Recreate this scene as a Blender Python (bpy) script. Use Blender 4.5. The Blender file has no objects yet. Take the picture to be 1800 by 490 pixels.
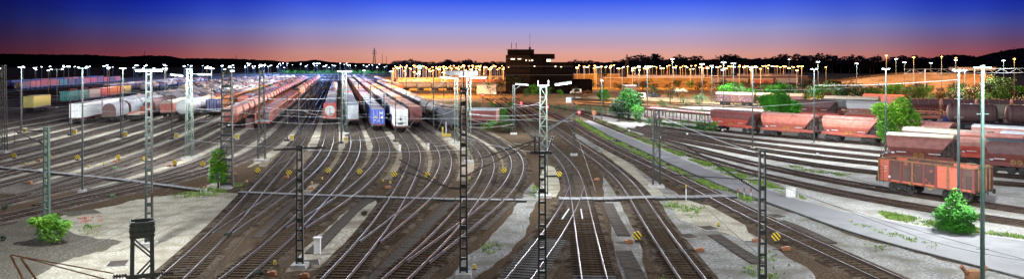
import bpy, math, random
from math import sin, cos, pi, sqrt, atan2, radians, floor
random.seed(7)
D = bpy.data
S = bpy.context.scene
COL = S.collection
F, H, V0 = 1345.0, 13.0, 112.0          # focal length in photo pixels, camera height, horizon row

def G(u, v, z=0.0):
    """ground point seen at photo pixel (u, v)"""
    Y = F * (H - z) / (v - V0)
    return ((u - 900.0) / F * Y, Y)

# ------------------------------------------------------------------ camera, sky, light
cam = D.cameras.new('camera'); camo = D.objects.new('camera', cam); COL.objects.link(camo)
camo.location = (0, 0, H); camo.rotation_euler = (pi / 2, 0, 0)
cam.sensor_width = 36; cam.lens = 36 * F / 1800; cam.shift_y = -(245 - V0) / 1800
cam.clip_start = 0.5; cam.clip_end = 20000
S.camera = camo
S.view_settings.view_transform = 'Standard'; S.view_settings.look = 'None'
S.view_settings.exposure = 0; S.view_settings.gamma = 1
S.cycles.use_denoising = True
S.cycles.max_bounces = 4; S.cycles.diffuse_bounces = 2; S.cycles.glossy_bounces = 2
S.cycles.transparent_max_bounces = 4; S.cycles.sample_clamp_indirect = 4; S.cycles.sample_clamp_direct = 30

W = D.worlds.new('World'); S.world = W; W.use_nodes = True
nt = W.node_tree; nt.nodes.clear()
def N(t, **k):
    n = nt.nodes.new(t)
    for a, b in k.items(): setattr(n, a, b)
    return n
def ramp_of(stops):
    r = N('ShaderNodeValToRGB'); e = r.color_ramp.elements
    while len(e) > 1: e.remove(e[-1])
    e[0].position = stops[0][0]; e[0].color = (*stops[0][1], 1)
    for p, c in stops[1:]:
        x = e.new(p); x.color = (*c, 1)
    return r
tc = N('ShaderNodeTexCoord'); sx = N('ShaderNodeSeparateXYZ'); nt.links.new(tc.outputs['Generated'], sx.inputs[0])
mz = N('ShaderNodeMapRange'); mz.inputs[1].default_value = -0.05; mz.inputs[2].default_value = 0.20
nt.links.new(sx.outputs[2], mz.inputs[0])
def zp(z): return (z + 0.05) / 0.25
bright = ramp_of([(zp(-.01), (.76, .30, .19)), (zp(0), (.78, .32, .21)), (zp(.012), (.74, .37, .31)), (zp(.027), (.50, .355, .49)),
                  (zp(.045), (.33, .35, .70)), (zp(.06), (.155, .24, .85)), (zp(.083), (.035, .10, .86)), (zp(.12), (.012, .05, .62)), (zp(.2), (.006, .02, .30))])
dark = ramp_of([(zp(-.01), (.10, .018, .022)), (zp(0), (.095, .019, .026)), (zp(.014), (.062, .015, .030)), (zp(.03), (.030, .014, .05)),
                (zp(.05), (.010, .012, .085)), (zp(.083), (.001, .002, .105)), (zp(.2), (.001, .001, .05))])
at = N('ShaderNodeMath', operation='ARCTAN2'); nt.links.new(sx.outputs[0], at.inputs[0]); nt.links.new(sx.outputs[1], at.inputs[1])
ma = N('ShaderNodeMapRange'); ma.inputs[1].default_value = -1.2; ma.inputs[2].default_value = 1.2
nt.links.new(at.outputs[0], ma.inputs[0])
def az(u): return (math.atan((u - 900) / F) + 1.2) / 2.4
def g(x): return (x, x, x)
azr = ramp_of([(0, g(1)), (az(0), g(1)), (az(60), g(.86)), (az(180), g(.5)), (az(300), g(.15)), (az(380), g(0)), (az(1700), g(0)), (az(1800), g(.25)), (az(2000), g(.8)), (1, g(1))])
azr.color_ramp.interpolation = 'EASE'; azm_i = 'EASE'
nt.links.new(ma.outputs[0], azr.inputs[0]); nt.links.new(mz.outputs[0], bright.inputs[0]); nt.links.new(mz.outputs[0], dark.inputs[0])
mid = ramp_of([(zp(-.01), (.33, .065, .06)), (zp(0), (.34, .066, .066)), (zp(.012), (.27, .062, .085)), (zp(.027), (.14, .072, .17)), (zp(.045), (.062, .078, .34)),
               (zp(.06), (.018, .042, .40)), (zp(.083), (.001, .011, .40)), (zp(.12), (.001, .006, .22)), (zp(.2), (.001, .003, .12))])
nt.links.new(mz.outputs[0], mid.inputs[0])
azm = ramp_of([(0, g(1)), (az(250), g(1)), (az(400), g(.80)), (az(560), g(.33)), (az(720), g(.02)), (az(860), g(0)), (az(1180), g(.0)), (az(1350), g(.22)), (az(1500), g(.55)), (az(1680), g(.92)), (az(1800), g(1)), (1, g(1))])
azm.color_ramp.interpolation = 'EASE'
nt.links.new(ma.outputs[0], azm.inputs[0])
m1 = N('ShaderNodeMix', data_type='RGBA'); nt.links.new(azm.outputs[0], m1.inputs[0]); nt.links.new(bright.outputs[0], m1.inputs[6]); nt.links.new(mid.outputs[0], m1.inputs[7])
mx = N('ShaderNodeMix', data_type='RGBA'); nt.links.new(azr.outputs[0], mx.inputs[0]); nt.links.new(m1.outputs[2], mx.inputs[6]); nt.links.new(dark.outputs[0], mx.inputs[7])
bg = N('ShaderNodeBackground'); bg.inputs[1].default_value = 1.0; nt.links.new(mx.outputs[2], bg.inputs[0])
wo = N('ShaderNodeOutputWorld'); nt.links.new(bg.outputs[0], wo.inputs[0])

sun = D.lights.new('sun', 'SUN'); sun.energy = 0.25; sun.angle = radians(14); sun.color = (1.0, .96, .90)
so = D.objects.new('sun', sun); COL.objects.link(so); so.rotation_euler = (radians(38), 0, radians(24))

def point_light(x, y, z, power, color=(.86, .93, 1.0), radius=.35, name='lamp_light'):
    orange = color[2] < .3 and color[0] > .9
    power *= .27 if orange else (.88 if y < 60 else .9 if y < 100 else .74 if y < 200 else .26)
    if x > 40 and y >= 200 and not orange: power *= 3.2
    if x > 20 and not orange and y < 170: power *= 1.35
    if not orange and x < -.35 * y and y > 150: power *= .45
    l = D.lights.new(name, 'POINT'); l.energy = power; l.color = color; l.shadow_soft_size = radius
    o = D.objects.new(name, l); o.location = (x, y, z); COL.objects.link(o); return o

# ------------------------------------------------------------------ mesh helpers
class MB:
    def __init__(s): s.v = []; s.f = []; s.m = []; s.sm = []
    def add(s, vs, fs, m=0, smooth=False):
        b = len(s.v); s.v += vs
        for f in fs: s.f.append([i + b for i in f]); s.m.append(m); s.sm.append(smooth)
        return s
    def box(s, cx, cy, cz, sx, sy, sz, m=0):
        x0, x1, y0, y1, z0, z1 = cx - sx / 2, cx + sx / 2, cy - sy / 2, cy + sy / 2, cz - sz / 2, cz + sz / 2
        return s.add([(x0, y0, z0), (x1, y0, z0), (x1, y1, z0), (x0, y1, z0), (x0, y0, z1), (x1, y0, z1), (x1, y1, z1), (x0, y1, z1)],
                     [(0, 3, 2, 1), (4, 5, 6, 7), (0, 1, 5, 4), (1, 2, 6, 5), (2, 3, 7, 6), (3, 0, 4, 7)], m)
    def tube(s, p, q, r, n=6, r2=None, m=0, caps=True, smooth=True):
        r2 = r if r2 is None else r2
        d = [q[i] - p[i] for i in range(3)]; L = sqrt(sum(a * a for a in d)) or 1e-6; d = [a / L for a in d]
        a = (0, 0, 1) if abs(d[2]) < .9 else (1, 0, 0)
        e = (d[1] * a[2] - d[2] * a[1], d[2] * a[0] - d[0] * a[2], d[0] * a[1] - d[1] * a[0]); l = sqrt(sum(t * t for t in e)); e = [t / l for t in e]
        h = (d[1] * e[2] - d[2] * e[1], d[2] * e[0] - d[0] * e[2], d[0] * e[1] - d[1] * e[0])
        vs = []
        for c, rr in ((p, r), (q, r2)):
            for k in range(n):
                t = 2 * pi * (k + .5) / n; vs.append(tuple(c[i] + rr * (cos(t) * e[i] + sin(t) * h[i]) for i in range(3)))
        fs = [(k, (k + 1) % n, n + (k + 1) % n, n + k) for k in range(n)]
        s.add(vs, fs, m, smooth and n > 5)
        if caps: s.add(vs, [tuple(range(n))[::-1], tuple(range(n, 2 * n))], m)
        return s
    def prism(s, prof, y0, y1, m=0, smooth=False, caps=True):
        """closed (x, z) outline swept along y"""
        n = len(prof); vs = [(x, y0, z) for x, z in prof] + [(x, y1, z) for x, z in prof]
        s.add(vs, [(k, (k + 1) % n, n + (k + 1) % n, n + k) for k in range(n)], m, smooth)
        if caps: s.add(vs, [tuple(range(n))[::-1], tuple(range(n, 2 * n))], m)
        return s
    def rings(s, rs, m=0):
        """rectangular rings (z, half x, y0, y1) lofted upwards"""
        vs = []
        for z, hx, y0, y1 in rs: vs += [(-hx, y0, z), (hx, y0, z), (hx, y1, z), (-hx, y1, z)]
        fs = [(3, 2, 1, 0)]
        for k in range(len(rs) - 1):
            b = 4 * k
            fs += [(b, b + 1, b + 5, b + 4), (b + 1, b + 2, b + 6, b + 5), (b + 2, b + 3, b + 7, b + 6), (b + 3, b, b + 4, b + 7)]
        b = 4 * (len(rs) - 1); fs.append((b, b + 1, b + 2, b + 3))
        return s.add(vs, fs, m)
    def mesh(s, name, mats):
        me = D.meshes.new(name); me.from_pydata(s.v, [], s.f)
        for m in (mats if isinstance(mats, (list, tuple)) else [mats]): me.materials.append(m)
        if any(s.m): me.polygons.foreach_set('material_index', s.m)
        if any(s.sm): me.polygons.foreach_set('use_smooth', s.sm)
        me.update(); return me

def link(name, me, parent=None, loc=None, rz=None):
    o = D.objects.new(name, me); COL.objects.link(o)
    if parent: o.parent = parent
    if loc: o.location = loc
    if rz is not None: o.rotation_euler = (0, 0, rz)
    return o
def part(name, mb, m, parent, **k): return link(name, mb.mesh(name, m), parent, **k)
def tag(o, label, cat, group=None):
    o['label'] = label; o['category'] = cat
    if group: o['group'] = group
    return o
def thing(name, label, cat, loc=(0, 0, 0), rz=0, group=None):
    o = link(name, None, None, loc, rz); o.empty_display_size = .3
    return tag(o, label, cat, group)
def structure(name, mb, m, **k):
    o = link(name, mb.mesh(name, m), None, **k); o['kind'] = 'structure'; return o
def stuff(name, mb, m, label, parent=None):
    o = link(name, mb.mesh(name, m), parent); o['kind'] = 'stuff'
    if label and not parent: tag(o, label, name.replace('_', ' '))
    return o
KIDS = {}
def copy_tree(root, loc, rz, label, group=None, scale=None):
    r = root.copy(); COL.objects.link(r); r.location = loc; r.rotation_euler = (0, 0, rz); r['label'] = label
    if scale: r.scale = scale
    if group: r['group'] = group
    elif 'group' in r: del r['group']
    def rec(a, b):
        for ch in a.children:
            c = ch.copy(); COL.objects.link(c); c.parent = b; rec(ch, c)
    rec(root, r)
    return r

# ------------------------------------------------------------------ materials
MATS = {}
def mat(name, c, c2=None, rough=.7, metal=0.0, scale=2.0, bump=0.0, bscale=None, detail=4, emit=None, power=0, contrast=(.35, .65), c3=None, stretch=None, coat=0):
    if name in MATS: return MATS[name]
    m = D.materials.new(name); m.use_nodes = True; t = m.node_tree; b = t.nodes['Principled BSDF']
    b.inputs['Base Color'].default_value = (*c, 1); b.inputs['Roughness'].default_value = rough; b.inputs['Metallic'].default_value = metal
    if rough >= .85: b.inputs['Specular IOR Level'].default_value = 0
    if coat: b.inputs['Coat Weight'].default_value = coat
    tcn = t.nodes.new('ShaderNodeTexCoord'); src = tcn.outputs['Object']
    if stretch:
        mp = t.nodes.new('ShaderNodeMapping'); mp.inputs['Scale'].default_value = stretch; t.links.new(src, mp.inputs[0]); src = mp.outputs[0]
    if c2:
        n = t.nodes.new('ShaderNodeTexNoise'); n.inputs['Scale'].default_value = scale; n.inputs['Detail'].default_value = detail; n.inputs['Roughness'].default_value = .65
        t.links.new(src, n.inputs['Vector'])
        r = t.nodes.new('ShaderNodeValToRGB'); e = r.color_ramp.elements
        e[0].position = contrast[0]; e[0].color = (*c, 1); e[1].position = contrast[1]; e[1].color = (*c2, 1)
        t.links.new(n.outputs['Fac'], r.inputs[0]); out = r.outputs[0]
        if c3:
            n3 = t.nodes.new('ShaderNodeTexNoise'); n3.inputs['Scale'].default_value = scale * .09; n3.inputs['Detail'].default_value = 5
            t.links.new(src, n3.inputs['Vector'])
            r3 = t.nodes.new('ShaderNodeValToRGB'); r3.color_ramp.elements[0].position = .45; r3.color_ramp.elements[1].position = .62
            t.links.new(n3.outputs['Fac'], r3.inputs[0])
            x = t.nodes.new('ShaderNodeMix'); x.data_type = 'RGBA'; t.links.new(r3.outputs[0], x.inputs[0]); t.links.new(out, x.inputs[6]); x.inputs[7].default_value = (*c3, 1)
            out = x.outputs[2]
        t.links.new(out, b.inputs['Base Color'])
    if bump:
        n2 = t.nodes.new('ShaderNodeTexNoise'); n2.inputs['Scale'].default_value = bscale or scale * 3; n2.inputs['Detail'].default_value = 3
        t.links.new(src, n2.inputs['Vector'])
        bu = t.nodes.new('ShaderNodeBump'); bu.inputs['Strength'].default_value = bump; bu.inputs['Distance'].default_value = .08
        t.links.new(n2.outputs['Fac'], bu.inputs['Height']); t.links.new(bu.outputs[0], b.inputs['Normal'])
    if emit:
        b.inputs['Emission Color'].default_value = (*emit, 1); b.inputs['Emission Strength'].default_value = power
        m.cycles.emission_sampling = 'NONE'
    MATS[name] = m
    return m

M_ground = mat('ground_cinder', (.020, .013, .009), (.14, .098, .064), .95, scale=5, bump=.6, bscale=9, detail=8, c3=(.075, .052, .034))
M_far = mat('ground_far', (.05, .045, .03), (.12, .10, .07), .95, scale=.03, detail=8)
M_ballast = mat('ballast', (.010, .0075, .0055), (.20, .152, .112), .95, scale=7, bump=.9, bscale=10, detail=8, c3=(.042, .029, .020), contrast=(.3, .72))
M_ballast_r = mat('ballast_grey_brown', (.012, .008, .006), (.10, .070, .048), .95, scale=7, bump=.9, bscale=10, detail=8, c3=(.11, .08, .06), contrast=(.3, .72))
M_ballast_l = mat('ballast_left_yard', (.022, .017, .014), (.25, .205, .175), .95, scale=6, bump=.9, bscale=10, detail=9, c3=(.085, .068, .057), contrast=(.3, .72))
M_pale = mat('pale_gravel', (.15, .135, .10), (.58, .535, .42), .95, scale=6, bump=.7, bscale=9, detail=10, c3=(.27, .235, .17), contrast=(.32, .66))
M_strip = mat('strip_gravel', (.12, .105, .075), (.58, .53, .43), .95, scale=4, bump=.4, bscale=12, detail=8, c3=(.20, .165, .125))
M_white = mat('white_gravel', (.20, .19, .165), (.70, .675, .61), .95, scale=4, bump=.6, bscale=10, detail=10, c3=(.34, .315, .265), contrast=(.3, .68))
M_cinder = mat('dark_cinder', (.028, .024, .018), (.23, .205, .16), .95, scale=6, bump=.9, bscale=9, detail=10, contrast=(.33, .7), c3=(.10, .088, .068))
M_greygravel = mat('grey_gravel', (.055, .052, .047), (.43, .415, .38), .95, scale=5, bump=.7, bscale=10, detail=10, c3=(.16, .145, .12), contrast=(.3, .7))
M_asphalt = mat('asphalt', (.17, .165, .16), (.36, .35, .345), .9, scale=.5, bump=.2, bscale=25, detail=12, c3=(.26, .253, .246), contrast=(.3, .7))
M_sand = mat('sandy_yard', (.14, .11, .06), (.34, .28, .17), .95, scale=.2, detail=8, bump=.2)
M_rail = mat('rail_side', (.022, .012, .008), (.06, .032, .02), .8, scale=3)
M_head = mat('rail_head', (.20, .175, .16), (.50, .46, .43), .42, 1.0, scale=.15, detail=3)
M_sleeper = mat('sleeper_timber', (.03, .020, .013), (.12, .085, .058), .9, scale=3, stretch=(1, 8, 1))
M_sleeper2 = mat('sleeper_lamplit', (.032, .026, .020), (.15, .122, .098), .9, scale=2, detail=8)  # paler copy for farther sleepers, brighter lamplight there put into the colour
M_concsl = mat('sleeper_concrete', (.09, .085, .075), (.17, .16, .145), .9, scale=3)
M_conc = mat('concrete', (.32, .31, .29), (.48, .46, .43), .9, scale=2)
M_duct = mat('duct_lid', (.06, .05, .042), (.10, .085, .072), .9, scale=1.5)
M_plank = mat('walkway_slab', (.16, .155, .155), (.34, .33, .32), .9, scale=1.6, detail=8)
M_green = mat('mast_green', (.035, .075, .055), (.065, .12, .09), .6, .1, scale=2)
M_dgreen = mat('mast_dark', (.011, .017, .013), (.024, .032, .026), .6, .1, scale=2)
M_lgreen = mat('mast_light', (.05, .075, .06), (.085, .115, .095), .55, .2, scale=2)
M_pole = mat('pole_zinc', (.035, .05, .045), (.06, .075, .07), .5, .3, scale=1)
M_steel = mat('galvanised', (.55, .57, .57), None, .45, .5)
M_dark = mat('dark_iron', (.018, .017, .017), (.045, .038, .034), .7, scale=3)
M_wire = mat('wire_copper', (.20, .21, .20), None, .5, .3)
M_wlit = mat('wire_bright', (.55, .58, .56), None, .4, .4)
M_insul = mat('insulator_brown', (.04, .022, .016), None, .3)
M_yellow = mat('signal_yellow', (.50, .36, .04), (.34, .24, .03), .6, scale=3)
M_orange = mat('motor_orange', (.40, .16, .05), (.24, .10, .05), .6, scale=4)
M_whitep = mat('white_paint', (.72, .72, .72), (.56, .56, .55), .5, scale=1)
M_black = mat('black_paint', (.015, .015, .015), None, .5)
M_trunk = mat('bark', (.06, .045, .03), (.12, .09, .06), .9, scale=4)
M_lampw = mat('lamp_glass_white', (.9, .95, 1), emit=(.80, .92, 1), power=14)
M_lampf = mat('lamp_glass_far_white', (.9, .95, 1), emit=(.70, .84, 1), power=16)
M_lampo = mat('lamp_glass_sodium', (1, .6, .2), emit=(1, .46, .12), power=30)
M_tube = mat('lamp_tube', (.9, .95, 1), emit=(.86, .95, 1), power=5)
M_redl = mat('signal_red_lens', (1, .05, .05), emit=(1, .03, .04), power=14)
M_greenl = mat('signal_green_lens', (.1, 1, .6), emit=(.05, 1, .55), power=60)
def leafmat(name, a, b, sc=.7):
    m = mat(name, a, b, .65, scale=sc, detail=3, contrast=(.38, .62)); return m
M_leaf = [leafmat('leaf_fresh', (.020, .17, .008), (.10, .44, .02)), leafmat('leaf_mid', (.012, .085, .010), (.045, .23, .025)),
          leafmat('leaf_dark', (.006, .022, .006), (.018, .060, .012)), leafmat('leaf_yellow', (.03, .16, .006), (.26, .52, .03)),
          leafmat('leaf_sodium_lit', (.05, .028, .010), (.16, .085, .02)), leafmat('leaf_pale', (.06, .17, .05), (.20, .40, .14)),  # brown set: orange lamplight on the leaves put into the colour
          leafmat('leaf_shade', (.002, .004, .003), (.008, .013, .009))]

# ------------------------------------------------------------------ curves on the ground
def resample(P, step=2.0, smooth=30):
    out = []
    for a in range(len(P) - 1):
        (x0, y0), (x1, y1) = P[a], P[a + 1]; L = sqrt((x1 - x0) ** 2 + (y1 - y0) ** 2); n = max(1, int(L / step + .5))
        for k in range(n): out.append((x0 + (x1 - x0) * k / n, y0 + (y1 - y0) * k / n))
    out.append(P[-1])
    for _ in range(smooth):
        q = out[:]
        for k in range(1, len(out) - 1): q[k] = ((out[k - 1][0] + 2 * out[k][0] + out[k + 1][0]) / 4, (out[k - 1][1] + 2 * out[k][1] + out[k + 1][1]) / 4)
        out = q
    return out
def normals(P):
    R = []
    for k in range(len(P)):
        a = P[max(0, k - 1)]; b = P[min(len(P) - 1, k + 1)]; dx, dy = b[0] - a[0], b[1] - a[1]; l = sqrt(dx * dx + dy * dy) or 1
        R.append((dy / l, -dx / l))
    return R
def thin(P):
    """fewer points far away"""
    out = [P[0]]; last = 0
    for k in range(1, len(P)):
        if k - last >= (1 if P[k][1] < 110 else 2 if P[k][1] < 220 else 8) or k == len(P) - 1: out.append(P[k]); last = k
    return out
def sweep(P, prof, mb=None, mi=None, closed=True):
    mb = mb or MB(); NN = normals(P); n = len(prof); b = len(mb.v)
    for (x, y), (nx, ny) in zip(P, NN):
        for o, z in prof: mb.v.append((x + nx * o, y + ny * o, z))
    for k in range(len(P) - 1):
        for j in range(n if closed else n - 1):
            j2 = (j + 1) % n
            mb.f.append([b + k * n + j, b + (k + 1) * n + j, b + (k + 1) * n + j2, b + k * n + j2]); mb.m.append(mi[j] if mi else 0); mb.sm.append(False)
    if closed: mb.f.append([b + j for j in range(n)]); mb.f.append([b + (len(P) - 1) * n + j for j in range(n)][::-1]); mb.m += [0, 0]; mb.sm += [False, False]
    return mb

TH = .227; RZ = math.atan(TH)                # direction of the straight sidings
def siding(c, Y): return (c - TH * Y, Y)
sleeper_mesh = MB().box(0, 0, 0, 2.6, .26, .16).mesh('sleeper', M_sleeper)
sleeper_lit = MB().box(0, 0, 0, 2.6, .26, .16).mesh('sleeper', M_sleeper2)
sleeper_short = MB().box(0, 0, 0, 1.95, .26, .16).mesh('sleeper', M_sleeper)
sleeper_conc = MB().box(0, 0, 0, 2.6, .28, .18).mesh('sleeper', M_concsl)
TRACKS = {}; TI = 0
def track(key, px, c=None, far=900, right=False, before=None, conc=None, near=88):
    """px: centre line in photo pixels from near to far; c: siding offset it runs on into"""
    global TI
    P = [G(*p) for p in px]
    if before: P = [before] + P
    if c is not None:
        y = P[-1][1]
        for Y in (max(y + 30, 215), 330, 500, far):
            if Y > y + 15: P.append(siding(c, Y))
    P = resample(P); TRACKS[key] = P
    z0 = .06 + .006 * (TI % 8); TI += 1
    root = link('railway_track', None); root['kind'] = 'structure'
    T = thin(P)
    part('ballast_bed', sweep(T, [(-1.78, .004), (-1.45, z0), (1.45, z0), (1.78, .004)] if not right else [(-1.20, .010), (-.95, z0), (.95, z0), (1.20, .010)], closed=False), M_ballast_r if right else M_ballast_l if key[0] in 'PBQZ' or key == 'A0' else M_ballast, root)
    zb = z0 + .04
    for s in (-1, 1):
        o = s * .7525
        part('rail', sweep(T, [(o - .075, zb), (o - .03, zb + .05), (o - .034, zb + .17), (o + .034, zb + .17), (o + .03, zb + .05), (o + .075, zb)],
                           mi=[0, 0, 1, 0, 0, 0]), [M_rail, M_head], root)
    acc = 0; NN = normals(P); mb = MB(); cnt = 0; sw = .98 if right else 1.3
    for k in range(len(P) - 1):
        (x0, y0), (x1, y1) = P[k], P[k + 1]; L = sqrt((x1 - x0) ** 2 + (y1 - y0) ** 2)
        while acc < L:
            t = acc / L; x, y = x0 + (x1 - x0) * t, y0 + (y1 - y0) * t; a = atan2(y1 - y0, x1 - x0) - pi / 2 + random.uniform(-.012, .012)
            inview = 34 < y < 175 and abs(x) < y * .70 + 4
            if inview and y < near and cnt < 290:
                cc = conc and y < conc
                o = link('sleeper', sleeper_conc if cc else sleeper_short if right else sleeper_lit if random.random() < (y - 48) / 40 else sleeper_mesh, root, (x + random.uniform(-.03, .03), y, zb - .055 + (.02 if cc else 0)), a); cnt += 1
            elif inview and y < 170:
                ca, sa = cos(a), sin(a)
                vs = [(x + ca * dx - sa * dy, y + sa * dx + ca * dy, zb + dz) for dz in (-.1, .025) for dx, dy in ((-sw, -.13), (sw, -.13), (sw, .13), (-sw, .13))]
                mb.add(vs, [(4, 5, 6, 7), (0, 1, 5, 4), (1, 2, 6, 5), (2, 3, 7, 6), (3, 0, 4, 7)])
            acc += .62
        acc -= L
    if mb.v:
        o = part('sleeper_row', mb, M_sleeper2 if not right else M_sleeper, root); o['kind'] = 'stuff'
    return P

# ------------------------------------------------------------------ ground
def sheet(name, pts, z, m, px=True):
    P = [G(*p) for p in pts] if px else pts
    return structure(name, MB().add([(x, y, z) for x, y in P], [tuple(range(len(P)))]), m)
structure('ground', MB().add([(-6000, -60, 0), (6000, -60, 0), (6000, 900, 0), (-6000, 900, 0)], [(0, 1, 2, 3)]), M_ground)
structure('terrain', MB().add([(-9000, 900, 0), (9000, 900, 0), (9000, 12000, 0), (-9000, 12000, 0)], [(0, 1, 2, 3)]), M_far)
def rough_edge(pts, n=7, amp=2.2, seed=3):
    """break an outline up at several scales"""
    rnd = random.Random(seed); P = [p for p in pts]
    for level in range(4):
        Q = []
        for k in range(len(P)):
            (u0, v0), (u1, v1) = P[k], P[(k + 1) % len(P)]; d = min(40, sqrt((u1 - u0) ** 2 + (v1 - v0) ** 2)); a = amp * d / 40
            Q.append((u0, v0)); Q.append(((u0 + u1) / 2 + rnd.uniform(-a, a) * 2.4, max((v0 + v1) / 2 + rnd.uniform(-a, a) * 1.1, 113)))
        P = Q
    return P
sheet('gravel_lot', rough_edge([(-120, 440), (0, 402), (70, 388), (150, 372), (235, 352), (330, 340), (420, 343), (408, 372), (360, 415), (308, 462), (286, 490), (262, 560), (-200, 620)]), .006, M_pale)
sheet('cinder_patch', rough_edge([(-60, 412), (0, 397), (50, 381), (105, 399), (150, 414), (216, 424), (190, 437), (105, 462), (52, 490), (-20, 540), (-90, 520)], seed=5), .010, M_cinder)
sheet('cinder_patch', rough_edge([(100, 372), (165, 367), (180, 374), (120, 380)], amp=1, seed=8), .010, M_cinder)
# right hand yard: very pale ballast between the tracks
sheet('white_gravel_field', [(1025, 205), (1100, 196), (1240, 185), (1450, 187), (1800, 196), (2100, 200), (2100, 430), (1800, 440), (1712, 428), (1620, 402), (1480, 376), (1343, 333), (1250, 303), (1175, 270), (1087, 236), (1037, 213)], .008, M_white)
sheet('grey_gravel_verge', rough_edge([(1022, 214), (1069, 241), (1125, 267), (1200, 301), (1287, 338), (1347, 358), (1425, 386), (1500, 415), (1612, 445), (1800, 492), (1900, 520), (1600, 520), (1500, 470), (1400, 418), (1300, 366), (1200, 318), (1100, 270), (1040, 238)], amp=1.2, seed=9), .007, M_greygravel)
sheet('gravel_strip', rough_edge([(1008, 232), (1045, 250), (1100, 280), (1140, 310), (1200, 345), (1290, 392), (1345, 425), (1420, 470), (1440, 500), (1240, 500), (1215, 440), (1165, 360), (1115, 308), (1060, 270), (1014, 243)], amp=1.6, seed=11), .009, M_greygravel)
sheet('pale_gravel_patch', rough_edge([(1165, 340), (1255, 362), (1310, 395), (1330, 425), (1260, 405), (1195, 385)], amp=1.6, seed=12), .013, M_pale)
sheet('pale_gravel_patch', rough_edge([(1035, 240), (1060, 252), (1100, 283), (1150, 325), (1180, 352), (1150, 352), (1100, 300), (1060, 268)], amp=1, seed=13), .013, M_pale)
sheet('pale_gravel_patch', rough_edge([(918, 345), (938, 320), (948, 350), (930, 395), (880, 455), (820, 500), (775, 500), (850, 430)], amp=2.5, seed=14), .012, M_greygravel)
sheet('pale_gravel_patch', rough_edge([(960, 290), (985, 300), (995, 330), (985, 347), (940, 345), (948, 310)], amp=1.5, seed=15), .013, M_pale)
sheet('pale_gravel_patch', rough_edge([(1060, 300), (1078, 330), (1090, 352), (1112, 400), (1125, 420), (1140, 500), (1085, 500), (1075, 420), (1062, 350)], amp=1.5, seed=16), .012, M_greygravel)
sheet('pale_gravel_patch', rough_edge([(660, 352), (668, 362), (630, 400), (590, 440), (560, 472), (500, 478), (545, 428), (610, 370)], amp=2, seed=17), .012, M_strip)
sheet('service_road', [(1021, 211), (1037, 211), (1060, 222), (1087, 234.5), (1125, 250), (1175, 268.5), (1250, 301), (1300, 318), (1343, 331), (1400, 350), (1480, 371), (1550, 386), (1625, 399), (1710, 411), (1800, 423), (2050, 455),
                       (2050, 560), (1800, 489), (1700, 465), (1612, 442), (1500, 412), (1425, 384), (1347, 356), (1287, 335), (1200, 299), (1125, 264), (1069, 239)], .020, M_asphalt)
kp = [G(*p) for p in [(1021, 211), (1069, 239), (1125, 264), (1200, 299), (1287, 335), (1347, 356), (1425, 384), (1500, 412), (1612, 442), (1700, 465), (1800, 489), (2050, 560)]]
structure('kerb', sweep(resample(kp, 1.5, 6), [(-.09, .005), (-.09, .12), (.09, .12), (.09, .005)]), mat('kerb_stone', (.05, .05, .045), (.11, .105, .095), .9, scale=3))
# pale footpath by the small tree
sheet('footpath', [(330, 344), (352, 330), (385, 318), (392, 322), (372, 337), (430, 340), (425, 343), (360, 347)], .016, M_strip)
# sandy yards under the sodium lamps
sheet('sandy_yard', [(-2, 0), (205, 0), (265, 0), (0, 0)] and [siding(30, 170), (55, 190), (90, 250), (150, 250), (330, 330), (700, 520), (620, 1100), (-20, 1100), siding(30, 500)], .005, M_sand, px=False)
sheet('blue_yard', [siding(26, 420), siding(26, 1000), siding(-230, 1000), siding(-160, 420)], .004, M_greygravel, px=False)

M_tan = mat('yard_gravel', (.085, .068, .048), (.33, .275, .205), .95, scale=3.5, bump=.5, bscale=10, detail=9, c3=(.13, .105, .075), contrast=(.3, .75))  # tan gravel between tracks, mid-yard lamp pools partly put into its paler colour
M_lgrav = mat('left_yard_gravel', (.06, .050, .044), (.25, .215, .19), .95, scale=3.5, bump=.5, bscale=10, detail=9, c3=(.10, .082, .070), contrast=(.3, .75))
structure('yard_gravel', MB().add([(x, y, .003) for x, y in [G(455, 292), G(560, 300), G(700, 318), G(860, 318), G(930, 318), G(925, 268), G(870, 235), siding(28, 400), siding(-19, 400), siding(-19, 185)]], [tuple(range(10))]), M_tan)
structure('yard_gravel', MB().add([(x, y, .0035) for x, y in [G(-120, 320), G(0, 340), G(160, 335), G(330, 300), G(410, 280), G(455, 240), siding(-19.5, 185), siding(-19.5, 420), siding(-115, 420), G(-120, 200)]], [tuple(range(10))]), M_lgrav)
# ------------------------------------------------------------------ tracks (near to far)
nearp = [(293, 500), (314, 485), (382, 421)]
track('A1', [(290, 505), (314, 485), (380, 422), (425, 372), (468, 319), (503, 282), (527, 249), (543, 222)], -6.1)
track('A2', [(390, 415), (436, 383), (475, 357), (530, 319), (567, 280), (577, 258), (580, 237), (580, 222)], -1.8)
track('T4', [(395, 508), (435, 477), (469, 448), (510, 413), (548, 368), (571, 344), (602, 308), (617, 287), (625, 268), (626, 249), (618, 222)], 2.7)
track('T5', [(520, 405), (545, 390), (582, 367), (618, 344), (640, 322), (657, 304), (676, 280), (678, 264), (672, 249), (661, 234)], 7.4)
track('T6', [(575, 510), (594, 489), (642, 440), (657, 420), (675, 392), (689, 368), (704, 344), (717.5, 317), (729.5, 292), (732, 272), (723, 254), (706, 235)], 11.4)
track('T7', [(650, 430), (660, 420), (689, 400), (729, 368), (756, 344), (779, 313), (786, 292), (785, 274), (770, 253), (732.5, 227)], 15.4)
track('T8', [(680, 510), (702, 490), (761, 440), (791, 405), (818, 368), (837, 344), (855, 317), (862, 294.5), (860, 279), (830, 248), (784, 227)], 21.6)
track('T9', [(735, 466), (768, 440), (813, 405), (862, 368), (890, 344), (911, 307), (914, 290), (905, 271), (878, 252), (845, 236), (812, 222)], 26.2)
track('T10L', [(905, 505), (918, 489), (964, 428), (990, 388), (1006, 358), (1015, 330)], conc=56)
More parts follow.
